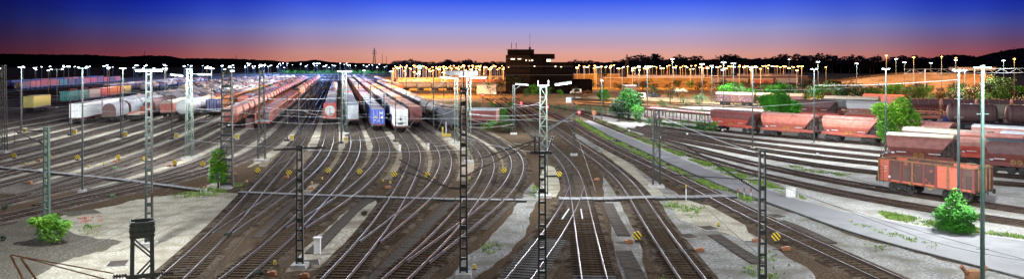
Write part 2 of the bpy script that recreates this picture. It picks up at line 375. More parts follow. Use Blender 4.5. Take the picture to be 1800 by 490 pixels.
track('T10', [(1048, 510), (1044, 489), (1024, 383), (1016, 340), (1012, 314), (1000, 292), (978, 270), (948, 243), (913, 210), (890, 192), (860, 173)], None, before=None, conc=47)
track('T11', [(1228, 510), (1210, 489), (1165, 422), (1127, 363), (1107, 327), (1068, 293), (1018, 258), (975, 228), (945, 208), (915, 189), (885, 173)])
track('T12', [(1610, 517), (1550, 490), (1510, 472), (1428, 435), (1338, 391), (1255, 348), (1168, 303), (1126, 284), (1097, 271), (1040, 240), (998, 213), (941, 187), (905, 173)])
# left fan
track('A0', [(-60, 399), (0, 386), (80, 367), (125, 357), (187, 345), (225, 337), (268, 328), (315, 316), (368, 300), (408, 288), (445, 273), (481, 249), (507, 222)], -10.4)
track('B1', [(80, 362), (125, 351), (187, 338), (225, 327), (290, 310), (335, 295), (370, 282), (408, 263), (425, 251), (450, 236), (465, 224)], -15.1)
track('P8', [(-60, 372), (0, 357.5), (80, 340), (145, 325), (225, 303), (256, 294), (288, 283), (315, 274), (338, 262), (381, 242), (412, 222)], -21.6)
track('P7', [(40, 345), (80, 332), (145, 312.5), (225, 287), (262, 273), (306, 255), (335, 243), (362, 229), (395, 214)], -25.5)
track('P6', [(-60, 341), (0, 326), (80, 304), (145, 286.5), (225, 264), (262, 251), (305, 233), (331, 222), (372, 206)], -30.8)
track('P5', [(-60, 324), (0, 309), (80, 289), (145, 272), (225, 245.5), (262, 235), (305, 219), (325, 212)], -35.1)
track('P4', [(-60, 307), (0, 293), (80, 271.5), (145, 255), (225, 232), (262, 220), (287, 211)], -40.4)
track('P3', [(-60, 292), (0, 278), (64, 261), (106, 250), (145, 238.5), (187, 228), (225, 218.5), (245, 212)], -45.5)
track('P2', [(-60, 276), (0, 261), (50, 249), (106, 235), (150, 225), (181, 218), (212, 211)], -49.9)
track('P1', [(-60, 261), (0, 248), (50, 237), (106, 225), (150, 215)], -55.4)
track('P0', [(-60, 247), (0, 234), (50, 225), (80, 219.5), (110, 213)], -61.5)
track('Pa', [(-60, 236), (0, 224), (50, 216), (80, 210.5)], -66.5)
track('Pb', [(-60, 226), (0, 214), (45, 206)], -72)
for j, c in enumerate((-77, -82, -88, -94, -101, -108)):
    track('Q%d' % j, [G_ for G_ in [(-70, 214 - 6 * j), (0, 204 - 5 * j), (40, 198 - 5 * j)]], c)
for j, c in enumerate((-150, -156, -162, -168)):
    y0 = 330 + j * 12; P0 = siding(c, y0)
    u0 = 900 + F * P0[0] / P0[1]; track('Z%d' % j, [(u0, V0 + F * H / y0)], c)
# right yard
R = dict(right=True)
track('R1', [(1880, 407), (1800, 395), (1712, 384), (1645, 373), (1575, 361), (1502, 347), (1425, 331), (1350, 312.5), (1290, 297), (1245, 283), (1210, 270), (1165, 255), (1125, 242), (1085, 227), (1050, 213), (1015, 199)], **R)
track('R2', [(1880, 384), (1800, 372), (1731, 361), (1650, 350), (1555, 337), (1500, 328), (1425, 311.5), (1350, 295), (1290, 281), (1230, 266), (1180, 252), (1125, 238)], **R)
track('R3', [(1880, 333), (1800, 325), (1700, 320), (1542, 309), (1475, 299), (1400, 287), (1336, 275), (1270, 262), (1212, 251), (1159, 240), (1110, 226)], **R)
track('R4', [(1880, 320), (1800, 313), (1681, 303), (1558, 293), (1450, 281), (1350, 268), (1270, 254), (1200, 241), (1130, 227)], **R)
track('R5', [(1880, 308), (1800, 301), (1688, 293), (1540, 281), (1440, 270), (1350, 258.5), (1237, 243), (1180, 234), (1125, 223.5)], **R)
track('R6', [(1880, 302), (1735, 288), (1592, 273), (1440, 258.5), (1350, 249), (1275, 241), (1200, 230.5), (1140, 221)], **R)
track('R7', [(1880, 286), (1800, 279), (1682, 269), (1567, 258), (1452, 247), (1350, 239.5), (1240, 228), (1137, 214), (1075, 206), (1025, 197), (987, 191), (937, 182), (895, 175)], **R)
track('R8', [(1880, 236), (1800, 231), (1660, 227), (1500, 220), (1400, 214), (1300, 207), (1225, 201), (1120, 192), (1020, 184)], **R)
track('R9', [(1880, 224), (1750, 220), (1560, 213.5), (1397, 206), (1300, 200), (1225, 194.5), (1125, 187), (1020, 180)], **R)
track('R10', [(1880, 209), (1700, 205), (1590, 201), (1450, 196), (1350, 192), (1225, 186.5), (1120, 181), (1010, 176.5)], **R)
track('R11', [(1700, 197), (1560, 194), (1410, 189.5), (1258, 185), (1180, 181), (1100, 177.5), (1000, 174)], **R)

# pale gravel strips in the gaps between neighbouring sidings
def between(a, b, y0, y1, w, m=M_strip, z=.03, name='gravel_strip'):
    A, B = TRACKS[a], TRACKS[b]; out = []
    for p in A:
        if y0 <= p[1] <= y1:
            q = min(B, key=lambda t: (t[0] - p[0]) ** 2 + (t[1] - p[1]) ** 2); d = sqrt((q[0] - p[0]) ** 2 + (q[1] - p[1]) ** 2)
            if d > 3.4: out.append(((p[0] + q[0]) / 2, (p[1] + q[1]) / 2, d))
    if len(out) < 4: return
    pts = [(x, y) for x, y, d in out]; pts = [pts[k] for k in range(0, len(pts), 2)]
    NN = normals(pts); mb = MB(); n = len(pts); rnd = random.Random(hash((len(pts), int(y0))) % 999)
    for k, ((x, y), (nx, ny)) in enumerate(zip(pts, NN)):
        ww = w * (.75 + .35 * rnd.random()) * (min(1, k / 3 + .25)); mb.v += [(x - nx * ww, y - ny * ww, z), (x + nx * ww, y + ny * ww, z)]
    for k in range(n - 1): mb.f.append([2 * k, 2 * k + 1, 2 * k + 3, 2 * k + 2]); mb.m.append(0); mb.sm.append(False)
    structure(name, mb, m)
order = ['Pb', 'Pa', 'P0', 'P1', 'P2', 'P3', 'P4', 'P5', 'P6', 'P7', 'P8', 'B1', 'A0', 'A1', 'A2', 'T4', 'T5', 'T6', 'T7', 'T8', 'T9']
for i in range(len(order) - 1):
    a, b = order[i], order[i + 1]
    left = i < 11
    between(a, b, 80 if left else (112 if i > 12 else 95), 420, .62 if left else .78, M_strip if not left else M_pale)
between('A2', 'T4', 60, 84, .5); 

# ------------------------------------------------------------------ cable ducts and the plank crossing
def duct(pts, w=.9, n_label='row of concrete duct lids'):
    P = resample([G(*p) for p in pts], 1.0, 3); NN = normals(P)
    root = link('cable_duct', None); root['kind'] = 'structure'
    me = MB().box(0, 0, .02, w, .96, .1).mesh('lid', M_duct)
    for k in range(len(P) - 1):
        a = atan2(P[k + 1][1] - P[k][1], P[k + 1][0] - P[k][0]) - pi / 2
        link('lid', me, root, ((P[k][0] + P[k + 1][0]) / 2, (P[k][1] + P[k + 1][1]) / 2, .03 + random.uniform(-.012, .012)), a + random.uniform(-.01, .01))
duct([(547, 446), (585, 407), (625, 368), (655, 347)])
duct([(650, 500), (700, 449), (745, 403), (780, 368), (790, 357)])
duct([(452, 418), (500, 372), (520, 352)], .7)
duct([(1068, 358), (1080, 385), (1097, 415)], 1.0)
duct([(1096, 442), (1120, 490), (1128, 505)], 1.1)
duct([(1255, 413), (1290, 436), (1335, 464)], 1.0)
duct([(848, 405), (890, 366), (915, 345)], .7)
duct([(1370, 388), (1410, 403), (1462, 428)], .8)
def slabs(pts, name="board_crossing", w=.62):
    P = resample([G(*p) for p in pts], 1.05, 2)
    root = link(name, None); root['kind'] = 'structure'
    me = MB().box(0, 0, 0, .96, w, .07).mesh('slab', M_plank)
    beam = sweep(P, [(-w / 2 + .1, .02), (-w / 2 + .1, .21), (w / 2 - .1, .21), (w / 2 - .1, .02)])
    part('support_beam', beam, M_dark, root)
    for k in range(len(P) - 1):
        a = atan2(P[k + 1][1] - P[k][1], P[k + 1][0] - P[k][0])
        link('slab', me, root, ((P[k][0] + P[k + 1][0]) / 2, (P[k][1] + P[k + 1][1]) / 2, .25 + random.uniform(-.012, .012)), a)
slabs([(-20, 295), (0, 297), (60, 303), (140, 311), (225, 320), (330, 334), (352, 337)])
slabs([(420, 341), (520, 345), (640, 349), (760, 353), (860, 355), (926, 355)])
slabs([(982, 353), (1060, 353), (1150, 350)], w=1.2)
slabs([(1150, 350.5), (1230, 349.5), (1292, 347)], w=1.2)

# ------------------------------------------------------------------ wagons
def paint(name, a, b=None, rough=.6, sc=1.6, **k):
    b = b or tuple(x * .62 for x in a)
    return mat('paint_' + name, a, b, rough, scale=sc, detail=7, contrast=(.42, .72), **k)
P_red = paint('faded_red', (.50, .125, .08), (.32, .075, .05))
P_dred = paint('dark_red', (.22, .055, .045), (.13, .035, .03))
P_bred = paint('bright_red', (.62, .10, .065), (.40, .06, .045))
P_pink = paint('pink_and_lit_top', (.54, .26, .21), (.38, .14, .10))  # pink paint, also used for hopper tops coloured as lamplit
P_brown = paint('brown', (.13, .065, .055), (.08, .045, .04))
P_brown2 = paint('purple_brown', (.20, .105, .10), (.12, .07, .065))
P_grey = paint('grey', (.46, .46, .48), (.34, .34, .36))
P_lgrey = paint('light_grey', (.66, .68, .70), (.54, .56, .58))
P_tan = paint('tan', (.48, .42, .31), (.36, .30, .22))
P_white = paint('white', (.78, .78, .76), (.66, .65, .61))
P_blue = paint('blue', (.05, .085, .38), (.035, .055, .24))
P_navy = paint('navy', (.022, .035, .10), (.018, .026, .07))
P_teal = paint('teal', (.03, .30, .27), (.02, .20, .18))
P_orange = paint('orange', (.72, .24, .045), (.56, .17, .04))
P_dgrey = paint('dark_grey', (.10, .105, .11), (.06, .062, .066))
P_ylw = paint('yellow', (.72, .62, .14), (.58, .48, .12))
P_cream = paint('cream', (.68, .61, .45), (.54, .46, .32))
P_silver = paint('silver', (.74, .74, .72), (.60, .60, .58), .35, metal=.3)
P_sooty = paint('sooty_black', (.05, .05, .055), (.025, .025, .028))
P_rust = paint('rust', (.30, .15, .08), (.13, .065, .038), .85)
P_rustp = mat('rusted_panel', (.105, .062, .055), (.40, .12, .07), .85, scale=1.3, detail=9, contrast=(.56, .64), c3=(.15, .095, .08))
P_rustr = mat('rusted_red_panel', (.60, .145, .085), (.26, .09, .06), .8, scale=1.6, detail=9, contrast=(.56, .72))
P_salmon = paint('salmon', (.62, .20, .14), (.40, .105, .07))
PAINT = dict(red=P_red, dred=P_dred, brown=P_brown, grey=P_grey, lgrey=P_lgrey, white=P_white, blue=P_blue, navy=P_navy, teal=P_teal,
             orange=P_orange, dgrey=P_dgrey, yellow=P_ylw, cream=P_cream, silver=P_silver, tan=P_tan, black=P_sooty, salmon=P_salmon, bred=P_bred, purple=P_brown2, pink=P_pink)
COLNAME = dict(red='faded red', dred='dark red', brown='brown', grey='grey', lgrey='pale grey', white='white', blue='blue', navy='navy blue', teal='teal green',
               orange='orange', dgrey='dark grey', yellow='yellow', cream='cream', silver='silver', tan='tan', black='sooty black', salmon='salmon red', bred='bright red', purple='purple brown', pink='chalky pink')
RAILZ = .34

def wheel_mesh(r=.46):
    mb = MB()
    for s in (-1, 1): mb.tube((s * .72, 0, 0), (s * .84, 0, 0), r, 14); mb.tube((s * .70, 0, 0), (s * .74, 0, 0), r + .03, 14)
    mb.tube((-.72, 0, 0), (.72, 0, 0), .09, 6); return mb.mesh('wheelset', M_dark)
WHEEL = wheel_mesh()
bf = MB()
for s in (-1, 1):
    bf.prism([(s * .98 - .05, .38), (s * .98 + .05, .38), (s * .98 + .05, .72), (s * .98 - .05, .72)], -.62, .62)
    for y in (-.9, .9): bf.box(s * .98, y, .48, .16, .42, .34)
    bf.tube((s * .98, -.9, .6), (s * .98, -.3, .80), .05, 4).tube((s * .98, .9, .6), (s * .98, .3, .80), .05, 4)
bf.box(0, 0, .62, 1.9, .4, .25)
BOGF = bf.mesh('bogie_frame', M_dark)
fb = MB()
for s in (-1, 1):
    for y in (-.9, .9): fb.tube((s * .70, y, .46), (s * .84, y, .46), .46, 10)
    fb.box(s * .98, 0, .55, .1, 2.3, .3)
FARBOG = fb.mesh('bogie', M_dark)
def bogies(root, L, off=2.0, near=True, axles=2):
    for s in (-1, 1):
        y = s * (L / 2 - off)
        if near:
            b = link('bogie', BOGF, root, (0, y, RAILZ)) if axles == 2 else link('axle_guard', AXG, root, (0, y, RAILZ))
            for d in ((-.9, .9) if axles == 2 else (0,)): link('wheelset', WHEEL, b, (0, d, .46))
        else: link('bogie', FARBOG, root, (0, y, RAILZ))
ag = MB()
for s in (-1, 1): ag.prism([(s * .98 - .04, .3), (s * .98 + .04, .3), (s * .98 + .04, .95), (s * .98 - .04, .95)], -.25, .25).box(s * 1.02, 0, .46, .2, .35, .3).box(s * .98, 0, .82, .1, 1.3, .08)
AXG = ag.mesh('axle_guard', M_dark)
BUFFER = MB().tube((0, -.02, 0), (0, .5, 0), .09, 6).tube((0, .5, 0), (0, .58, 0), .24, 12).mesh('buffer', M_dark)
COUPLER = MB().tube((0, -.02, 0), (0, .45, -.03), .06, 5).box(0, .42, -.12, .12, .1, .3).mesh('coupling', M_dark)
def frame(root, L, z=1.15, w=2.5, m=None, near=True):
    mb = MB()
    for s in (-1, 1): mb.box(s * (w / 2 - .08), 0, z + RAILZ - .02, .16, L, .28)
    for k in range(int(L / 2.2) + 1): mb.box(0, -L / 2 + .12 + k * (L - .24) / int(L / 2.2), z + RAILZ - .02, w - .34, .2, .22)
    mb.box(0, 0, z + RAILZ - .04, .4, L - .1, .18)
    part('underframe', mb, m or M_dark, root)
    for e in (-1, 1):
        if near:
            for s in (-1, 1): link('buffer', BUFFER, root, (s * .87, e * L / 2, 1.06 + RAILZ), 0 if e > 0 else pi)
            link('coupling', COUPLER, root, (0, e * L / 2, 1.0 + RAILZ), 0 if e > 0 else pi)

def flat_wagon(L, col='dred', near=False):
    r = thing('container_flat_wagon', '', 'wagon'); frame(r, L, 1.05, 2.6, PAINT[col], near); bogies(r, L, 2.2, near)
    return r
ROOFM = {'paint_white': PAINT['grey'], 'paint_light_grey': PAINT['grey'], 'paint_blue': PAINT['dgrey'], 'paint_navy': PAINT['dgrey'], 'paint_dark_grey': PAINT['grey'], 'paint_grey': PAINT['dgrey'], 'paint_cream': PAINT['tan'], 'paint_tan': PAINT['grey']}
def container(L, hgt, m, near=False, ends='doors', marks=None, name='shipping_container'):
    """base at z=0"""
    r = thing(name, '', 'container'); w = 2.44; h = hgt
    pitch = .28 if near else .56; n = int((L - .3) / pitch); mb = MB()
    for s in (-1, 1):
        prof = [(-L / 2 + .15, 0)]; y = -L / 2 + .15
        for k in range(n):
            a = pitch; prof += [(y + .2 * a, 0), (y + .35 * a, .05), (y + .75 * a, .05), (y + .9 * a, 0)]; y += a
        prof.append((L / 2 - .15, 0)); b = []
        for yy, d in prof: b += [(s * (w / 2 - d - .02), yy, .16), (s * (w / 2 - d - .02), yy, h - .12)]
        mb.add(b, [(2 * i, 2 * i + 2, 2 * i + 3, 2 * i + 1) for i in range(len(prof) - 1)])
    part('side_wall', mb, m, r)
    f = MB()
    for s in (-1, 1):
        f.box(s * (w / 2 - .05), 0, .08, .1, L, .16).box(s * (w / 2 - .05), 0, h - .06, .1, L, .12)
        for e in (-1, 1): f.box(s * (w / 2 - .075), e * (L / 2 - .075), h / 2, .15, .15, h - .02)
    for e in (-1, 1): f.box(0, e * (L / 2 - .05), .08, w - .3, .1, .15).box(0, e * (L / 2 - .05), h - .06, w - .3, .1, .11)
    part('corner_frame', f, m, r)
    part('roof_panel', MB().box(0, 0, h - .05, w - .22, L - .2, .04), ROOFM.get(m.name, m), r)
    if ends == 'doors':
        for s in (-1, 1):
            d = MB().box(s * .57, -L / 2 + .06, h / 2, 1.10, .06, h - .30)
            o = part('door', d, m, r)
            bar = MB()
            for dx in (.22, .86): bar.tube((s * dx, -L / 2 - .01, .18), (s * dx, -L / 2 - .01, h - .16), .03, 5)
            bar.box(s * .35, -L / 2 - .03, h * .42, .3, .05, .05).box(s * .80, -L / 2 - .03, h * .42, .3, .05, .05)
            part('locking_bar', bar, M_steel, o)
    else:
        e = MB(); 
        for k in range(8): x = -1.05 + k * .3; e.box(x, -L / 2 + .07, h / 2, .17, .08, h - .3)
        e.box(0, -L / 2 + .11, h / 2, w - .3, .04, h - .3)
        part('end_wall', e, m, r)
    part('end_wall', MB().box(0, L / 2 - .08, h / 2, w - .3, .06, h - .3), m, r)
    return r

P_recess_shade = paint('recess_shade_brown', (.035, .022, .02), (.02, .014, .013))  # for the hopper ends, shade of the recess put into the paint
def hopper_wagon(L, body, upper, roofm, near=True, label=''):
    r = thing('hopper_wagon', label, 'wagon'); z = RAILZ
    frame(r, L - 1.1, 1.1, 2.4, body, near); bogies(r, L - 1.1, 1.7, near)
    y0, y1 = -L / 2 + .75, L / 2 - .75
    part('hopper_body', MB().rings([(1.25 + z, 1.05, y0 + .6, y1 - 1.9), (2.05 + z, 1.38, y0 + .3, y1 - 1.25), (2.35 + z, 1.46, y0 + .2, y1 - .95)]), body, r)
    part('hopper_upper', MB().rings([(2.353 + z, 1.46, y0 + .2, y1 - .95), (2.8 + z, 1.47, y0 + .1, y1 - .6), (3.25 + z, 1.38, y0, y1 - .25), (3.6 + z, 1.20, y0, y1)]), upper, r)  # upper side in a paler paint, lamplight on it put into the colour
    rf = MB(); pr = [(-1.18, 3.60 + z), (-1.12, 3.80 + z), (-.75, 3.98 + z), (0, 4.06 + z), (.75, 3.98 + z), (1.12, 3.80 + z), (1.18, 3.60 + z)]
    rf.prism(pr, y0 - .04, y1 + .04, smooth=False)
    ro = part('roof', rf, roofm, r)
    part('roof_rail', MB().box(-1.24, 0, 3.64 + z, .07, L - 1.4, .07).box(1.24, 0, 3.64 + z, .07, L - 1.4, .07), body, ro)
    for e in (-1, 1):
        ye = e * (L / 2 - .55); mb = MB()
        mb.box(0, ye, 1.36 + z, 2.3, .9, .06)
        for s in (-1, 1):
            mb.tube((s * 1.1, ye + e * .3, 1.3 + z), (s * .95, e * (L / 2 - .9), 3.5 + z), .045, 5)
            mb.tube((s * .3, ye - e * .2, 1.3 + z), (s * .3, e * (L / 2 - .85), 3.75 + z), .03, 5)
            mb.tube((s * 1.1, ye + e * .3, 1.35 + z), (0, e * (L / 2 - 1.0), 2.9 + z), .035, 5)
        for k in range(7): mb.tube((-.3, ye - e * (.18 - .0), 1.6 + z + k * .32), (.3, ye - e * .18, 1.6 + z + k * .32), .025, 5)
        for s in (-1, 1): mb.tube((s * 1.15, ye + e * .35, 1.35 + z), (s * 1.15, ye + e * .35, 2.3 + z), .03, 5)
        mb.tube((-1.15, ye + e * .35, 2.3 + z), (1.15, ye + e * .35, 2.3 + z), .03, 5)
        part('end_platform', mb, P_brown, r)
    for s in (-1, 1):
        part('end_shade_plate', MB().add([(s * .98, y1 - 1.95, 1.35 + z), (s * .98, y1 + .1, 1.35 + z), (s * .98, y1 + .05, 3.4 + z), (s * .94, y1 - 1.95, 1.35 + z), (s * .94, y1 + .1, 1.35 + z), (s * .94, y1 + .05, 3.4 + z)], [(0, 1, 2), (3, 5, 4), (0, 3, 4, 1), (1, 4, 5, 2), (2, 5, 3, 0)]), P_recess_shade, r)  # solid dark plate for the shaded recess and gear under the sloping end
        tr = MB()
        for (ya, za, yb, zb_) in ((-1.8, 1.35, .1, 3.5), (.15, 1.35, .05, 3.5), (-1.2, 1.4, .1, 2.2), (-1.0, 2.3, .1, 1.5), (-.5, 2.9, .1, 2.2), (-.9, 1.35, -.9, 2.4), (-.4, 1.35, -.4, 2.95)): tr.tube((s * 1.32, y1 + ya, za + z), (s * 1.32, y1 + yb, zb_ + z), .045, 4)
        part('end_frame', tr, P_brown, r)
    for e in (-1, 1):
        mb = MB(); y = e * (L / 2 - 2.9) * .35
        mb.rings([(.75 + z, .7, y - .6, y + .6), (1.1 + z, .95, y - 1.1, y + 1.1)])
        part('discharge_chute', mb, body, r)
    for s in (-1, 1):
        for d in (-.32, .32):
            hw = MB(); c = (s * 1.34, d, 1.45 + z); n = 12
            for k in range(n):
                a, b = 2 * pi * k / n, 2 * pi * (k + 1) / n
                hw.tube((c[0], c[1] + .24 * cos(a), c[2] + .24 * sin(a)), (c[0], c[1] + .24 * cos(b), c[2] + .24 * sin(b)), .035, 4, caps=False)
                if k % 4 == 0: hw.tube(c, (c[0], c[1] + .24 * cos(a), c[2] + .24 * sin(a)), .025, 4, caps=False)
            part('handwheel', hw, M_yellow, r)
        lt = MB().box(s * 1.34, -L * .22, 1.75 + z, .02, 1.1, .12).box(s * 1.36, L * .2, 1.72 + z, .02, 1.3, .10).box(s * 1.30, -L * .33, 1.62 + z, .02, .4, .2)
        part('stencilled_marking', lt, M_whitep, r)
        part('side_sill', MB().box(s * 1.30, 0, 1.30 + z, .06, L - 1.4, .22), body, r)
    return r

def tank_wagon(L, m, rad=1.45, near=False, band=None, ribs=0, fr=None, whiteend=False):
    r = thing('tank_wagon', '', 'wagon'); z = RAILZ; zc = 1.25 + z + rad
    frame(r, L - .3, 1.05, 2.4, fr, near); bogies(r, L - .3, 2.1, near)
    mb = MB(); n = 22; st = [(-.5 + 0.0, .0)]; rings = []
    hl = L / 2 - .45
    for y, k in ((-hl, .05), (-hl + .06, .45), (-hl + .22, .78), (-hl + .5, .97), (-hl + .75, 1), (hl - .75, 1), (hl - .5, .97), (hl - .22, .78), (hl - .06, .45), (hl, .05)): rings.append((y, k * rad))
    vs = [(rr * cos(2 * pi * k / n), y, zc + rr * sin(2 * pi * k / n)) for y, rr in rings for k in range(n)]
    fs = [(a * n + k, a * n + (k + 1) % n, (a + 1) * n + (k + 1) % n, (a + 1) * n + k) for a in range(len(rings) - 1) for k in range(n)]
    mb.add(vs, fs, 0, True); mb.add(vs[:n], [tuple(range(n))]); mb.add(vs[-n:], [tuple(range(n))[::-1]])
    t = part('tank', mb, m, r)
    if ribs or band:
        for k in range(max(ribs, 1)):
            y = (-hl + 1 + k * (2 * hl - 2) / max(1, ribs - 1)) if ribs > 1 else 0
            bb = MB(); bb.tube((0, y - .07, zc), (0, y + .07, zc), rad + .03, n)
            part('tank_band', bb, band or m, t)
    sd = MB()
    for y in (-hl + 1.2, -hl * .35, hl * .35, hl - 1.2): sd.rings([(1.1 + z, 1.0, y - .12, y + .12), (1.5 + z, 1.15, y - .12, y + .12)])
    part('saddle', sd, fr or M_dark, r)
    tp = MB().tube((0, 0, zc + rad - .05), (0, 0, zc + rad + .22), .3, 10).box(0, 0, zc + rad + .03, .7, 2.6, .05)
    for s in (-1, 1): tp.tube((s * .4, -1.2, zc + rad), (s * .4, 1.2, zc + rad + .01), .025, 4)
    part('manway', tp, M_steel, t)
    ld = MB()
    for s in (-1, 1): ld.tube((rad * .98 + .08, s * .2, 1.3 + z), (rad * .5, s * .2, zc + rad * .9), .03, 4)
    for e in (-1, 1):
        for s in (-1, 1): ld.tube((s * 1.1, e * (L / 2 - .2), 1.2 + z), (s * 1.1, e * (L / 2 - .2), 2.2 + z), .03, 4)
        ld.tube((-1.1, e * (L / 2 - .2), 2.2 + z), (1.1, e * (L / 2 - .2), 2.2 + z), .03, 4)
    part('ladder', ld, M_dark, r)
    return r

def arch_wagon(L, m, endm=None, near=False, corr=True, top=4.05, name='tarpaulin_wagon'):
    """wagon under a ribbed arched hood"""
    r = thing(name, '', 'wagon'); z = RAILZ; frame(r, L - .4, 1.1, 2.6, None, near); bogies(r, L - .4, 2.2, near)
    def arc(w, t): return [(-w, 1.2 + z)] + [(-w * cos(a), 2.4 + z + (t - 2.4) * sin(a)) for a in [pi * k / 12 for k in range(13)]] + [(w, 1.2 + z)]
    mb = MB(); n = int(L / (.45 if corr else 2)); a, b = arc(1.44, top), arc(1.39, top - .05); prof = []
    for k in range(n): y = -L / 2 + .5 + k * (L - 1) / n; d = (L - 1) / n; prof += [(y, a), (y + d * .55, a), (y + d * .6, b), (y + d * .95, b)]
    prof.append((L / 2 - .5, a)); q = len(a); vs = [(x, y, zz) for y, pr in prof for x, zz in pr]
    fs = [(i * q + j, i * q + j + 1, (i + 1) * q + j + 1, (i + 1) * q + j) for i in range(len(prof) - 1) for j in range(q - 1)]
    mb.add(vs, fs); part('hood', mb, m, r)
    for e in (-1, 1):
        pr = arc(1.42, top - .02); y = e * (L / 2 - .45)
        part('end_wall', MB().prism(pr, y - .06, y + .06), endm or m, r)
    part('side_sill', MB().box(1.36, 0, 1.2 + z, .1, L - .5, .22).box(-1.36, 0, 1.2 + z, .1, L - .5, .22), endm or P_brown, r)
    return r

def van_wagon(L, m, roofm, doors=4, near=False, graffiti=False, name='sliding_wall_van', h=4.0):
    r = thing(name, '', 'wagon'); z = RAILZ; frame(r, L - .3, 1.05, 2.5, None, near); bogies(r, L - .3, 2.6 if L > 11 else 2.0, near)
    part('van_body', MB().box(0, 0, 2.2 + z, 2.66, L - .4, 2.1), m, r)
    part('roof', MB().prism([(-1.36, 3.25 + z), (-1.3, 3.42 + z), (-1.0, 3.75 + z), (-.55, h - .07 + z), (0, h + z), (.55, h - .07 + z), (1.0, 3.75 + z), (1.3, 3.42 + z), (1.36, 3.25 + z)], -L / 2 + .15, L / 2 - .15), roofm, r)
    for s in (-1, 1):
        for k in range(doors):
            w = (L - .6) / doors; y = -L / 2 + .3 + w * (k + .5)
            d = part('sliding_panel', MB().box(s * 1.37, y, 2.2 + z, .06, w - .09, 2.0), m, r)
            rb = MB()
            for j in range(int(w / .55)): rb.box(s * 1.415, y - w / 2 + .3 + j * .55, 2.2 + z, .03, .06, 1.9)
            part('panel_rib', rb, m, d)
            if graffiti:
                q = MB(); rnd = random.Random(k + 5 * s)
                for j in range(16):
                    cy, cz = y + rnd.uniform(-w * .42, w * .42), 1.45 + z + rnd.uniform(0, 1.35)
                    q.tube((s * 1.445, cy, cz), (s * 1.445, cy + rnd.uniform(-.35, .35), cz + rnd.uniform(-.5, .5)), rnd.uniform(.03, .08), 4)
                part('sprayed_scrawl', q, P_graf[k % 3], d)
    return r
P_plum = paint('plum_red', (.42, .17, .14), (.25, .085, .07))
P_graf = [paint('graffiti_pale', (.55, .58, .66)), paint('graffiti_blue', (.16, .20, .42)), paint('graffiti_buff', (.50, .36, .30))]

def gondola_wagon(L, name='open_gondola_wagon'):
    r = thing(name, '', 'wagon'); z = RAILZ; hb, ht = 1.10 + z, 3.12 + z; W2 = 1.48
    frame(r, L - .2, 1.05, 2.5, P_rust); bogies(r, L - .2, 1.9, True)
    part('floor', MB().box(0, 0, hb + .03, 2 * W2 - .06, L - .1, .1), P_rust, r)
    n = 8; w = (L - .2) / n
    mm = [P_rustp, P_rustr, P_rustr, P_rustp, P_rustp, P_rustp, P_rustp, P_rustr]
    for s in (-1, 1):
        for k in range(n):
            y = -L / 2 + .1 + w * (k + .5)
            part('side_panel', MB().box(s * W2, y, (hb + ht) / 2, .05, w - .05, ht - hb), mm[n - 1 - k], r)
        for k in range(n + 1):
            y = -L / 2 + .1 + w * k
            part('stanchion', MB().rings([(hb - .15, .09, -.10, .10), (ht - .03, .05, -.08, .08)]), P_dred if k % 3 else P_rust, r, loc=(s * (W2 + .07), y, 0))
        part('top_rail', MB().box(s * (W2 + .02), 0, ht + .05, .17, L + .02, .13), P_rust, r)
        part('bottom_rail', MB().box(s * (W2 + .02), 0, hb + .03, .12, L - .1, .16), P_rustr, r)
    for e in (-1, 1):
        part('end_panel', MB().box(0, e * (L / 2 - .03), (hb + ht) / 2, 2 * W2 - .1, .05, ht - hb), P_rustp, r)
        for x in (-.95, -.32, .32, .95): part('end_stanchion', MB().box(x, e * (L / 2 + .05), (hb + ht) / 2 - .05, .12, .11, ht - hb), P_rust, r)
        part('end_rail', MB().box(0, e * (L / 2 - .02), ht + .05, 2 * W2 - .16, .15, .12), P_rust, r)
        lb = MB()
        for k in range(5): lb.tube((W2 + .18, e * (L / 2 - .25), 1.0 + z + k * .35), (W2 + .18, e * (L / 2 - .65), 1.0 + z + k * .35), .02, 4)
        for q in (.25, .65): lb.tube((W2 + .18, e * (L / 2 - q), .8 + z), (W2 + .18, e * (L / 2 - q), 2.5 + z), .022, 4)
        part('ladder', lb, M_dark, r)
    for s in (-1, 1):
        st = MB().box(s * 1.45, -L / 2 + 3.4, .95 + z, .05, .5, .06)
        for q in (-.22, .22): st.box(s * 1.45, -L / 2 + 3.4 + q, 1.15 + z, .05, .05, .4)
        part('step', st, M_yellow, r)
        hw = MB(); n2 = 12; c = (s * 1.42, .55, .92 + z)
        for k in range(n2):
            a, b = 2 * pi * k / n2, 2 * pi * (k + 1) / n2
            hw.tube((c[0], c[1] + .2 * cos(a), c[2] + .2 * sin(a)), (c[0], c[1] + .2 * cos(b), c[2] + .2 * sin(b)), .035, 4, caps=False)
            if k % 3 == 0: hw.tube(c, (c[0], c[1] + .2 * cos(a), c[2] + .2 * sin(a)), .025, 4, caps=False)
        part('brake_wheel', hw, M_yellow, r)
        part('stencilled_marking', MB().box(s * (W2 + .04), -L / 2 + .75, 2.45 + z, .02, .42, .05).box(s * (W2 + .04), -L / 2 + .72, 2.25 + z, .02, .36, .04).box(s * (W2 + .04), -L / 2 + .75, 2.0 + z, .02, .25, .04), M_whitep, r)
        part('tail_disc', MB().tube((s * (W2 + .12), -L / 2 + 1.25, 1.5 + z), (s * (W2 + .16), -L / 2 + 1.25, 1.5 + z), .13, 10), M_whitep, r)
    for x in (-.85, .85): part('buffer_plate', MB().tube((x, -L / 2 - .5, 1.06 + z), (x, -L / 2 - .56, 1.06 + z), .27, 12), P_dred, r)
    return r

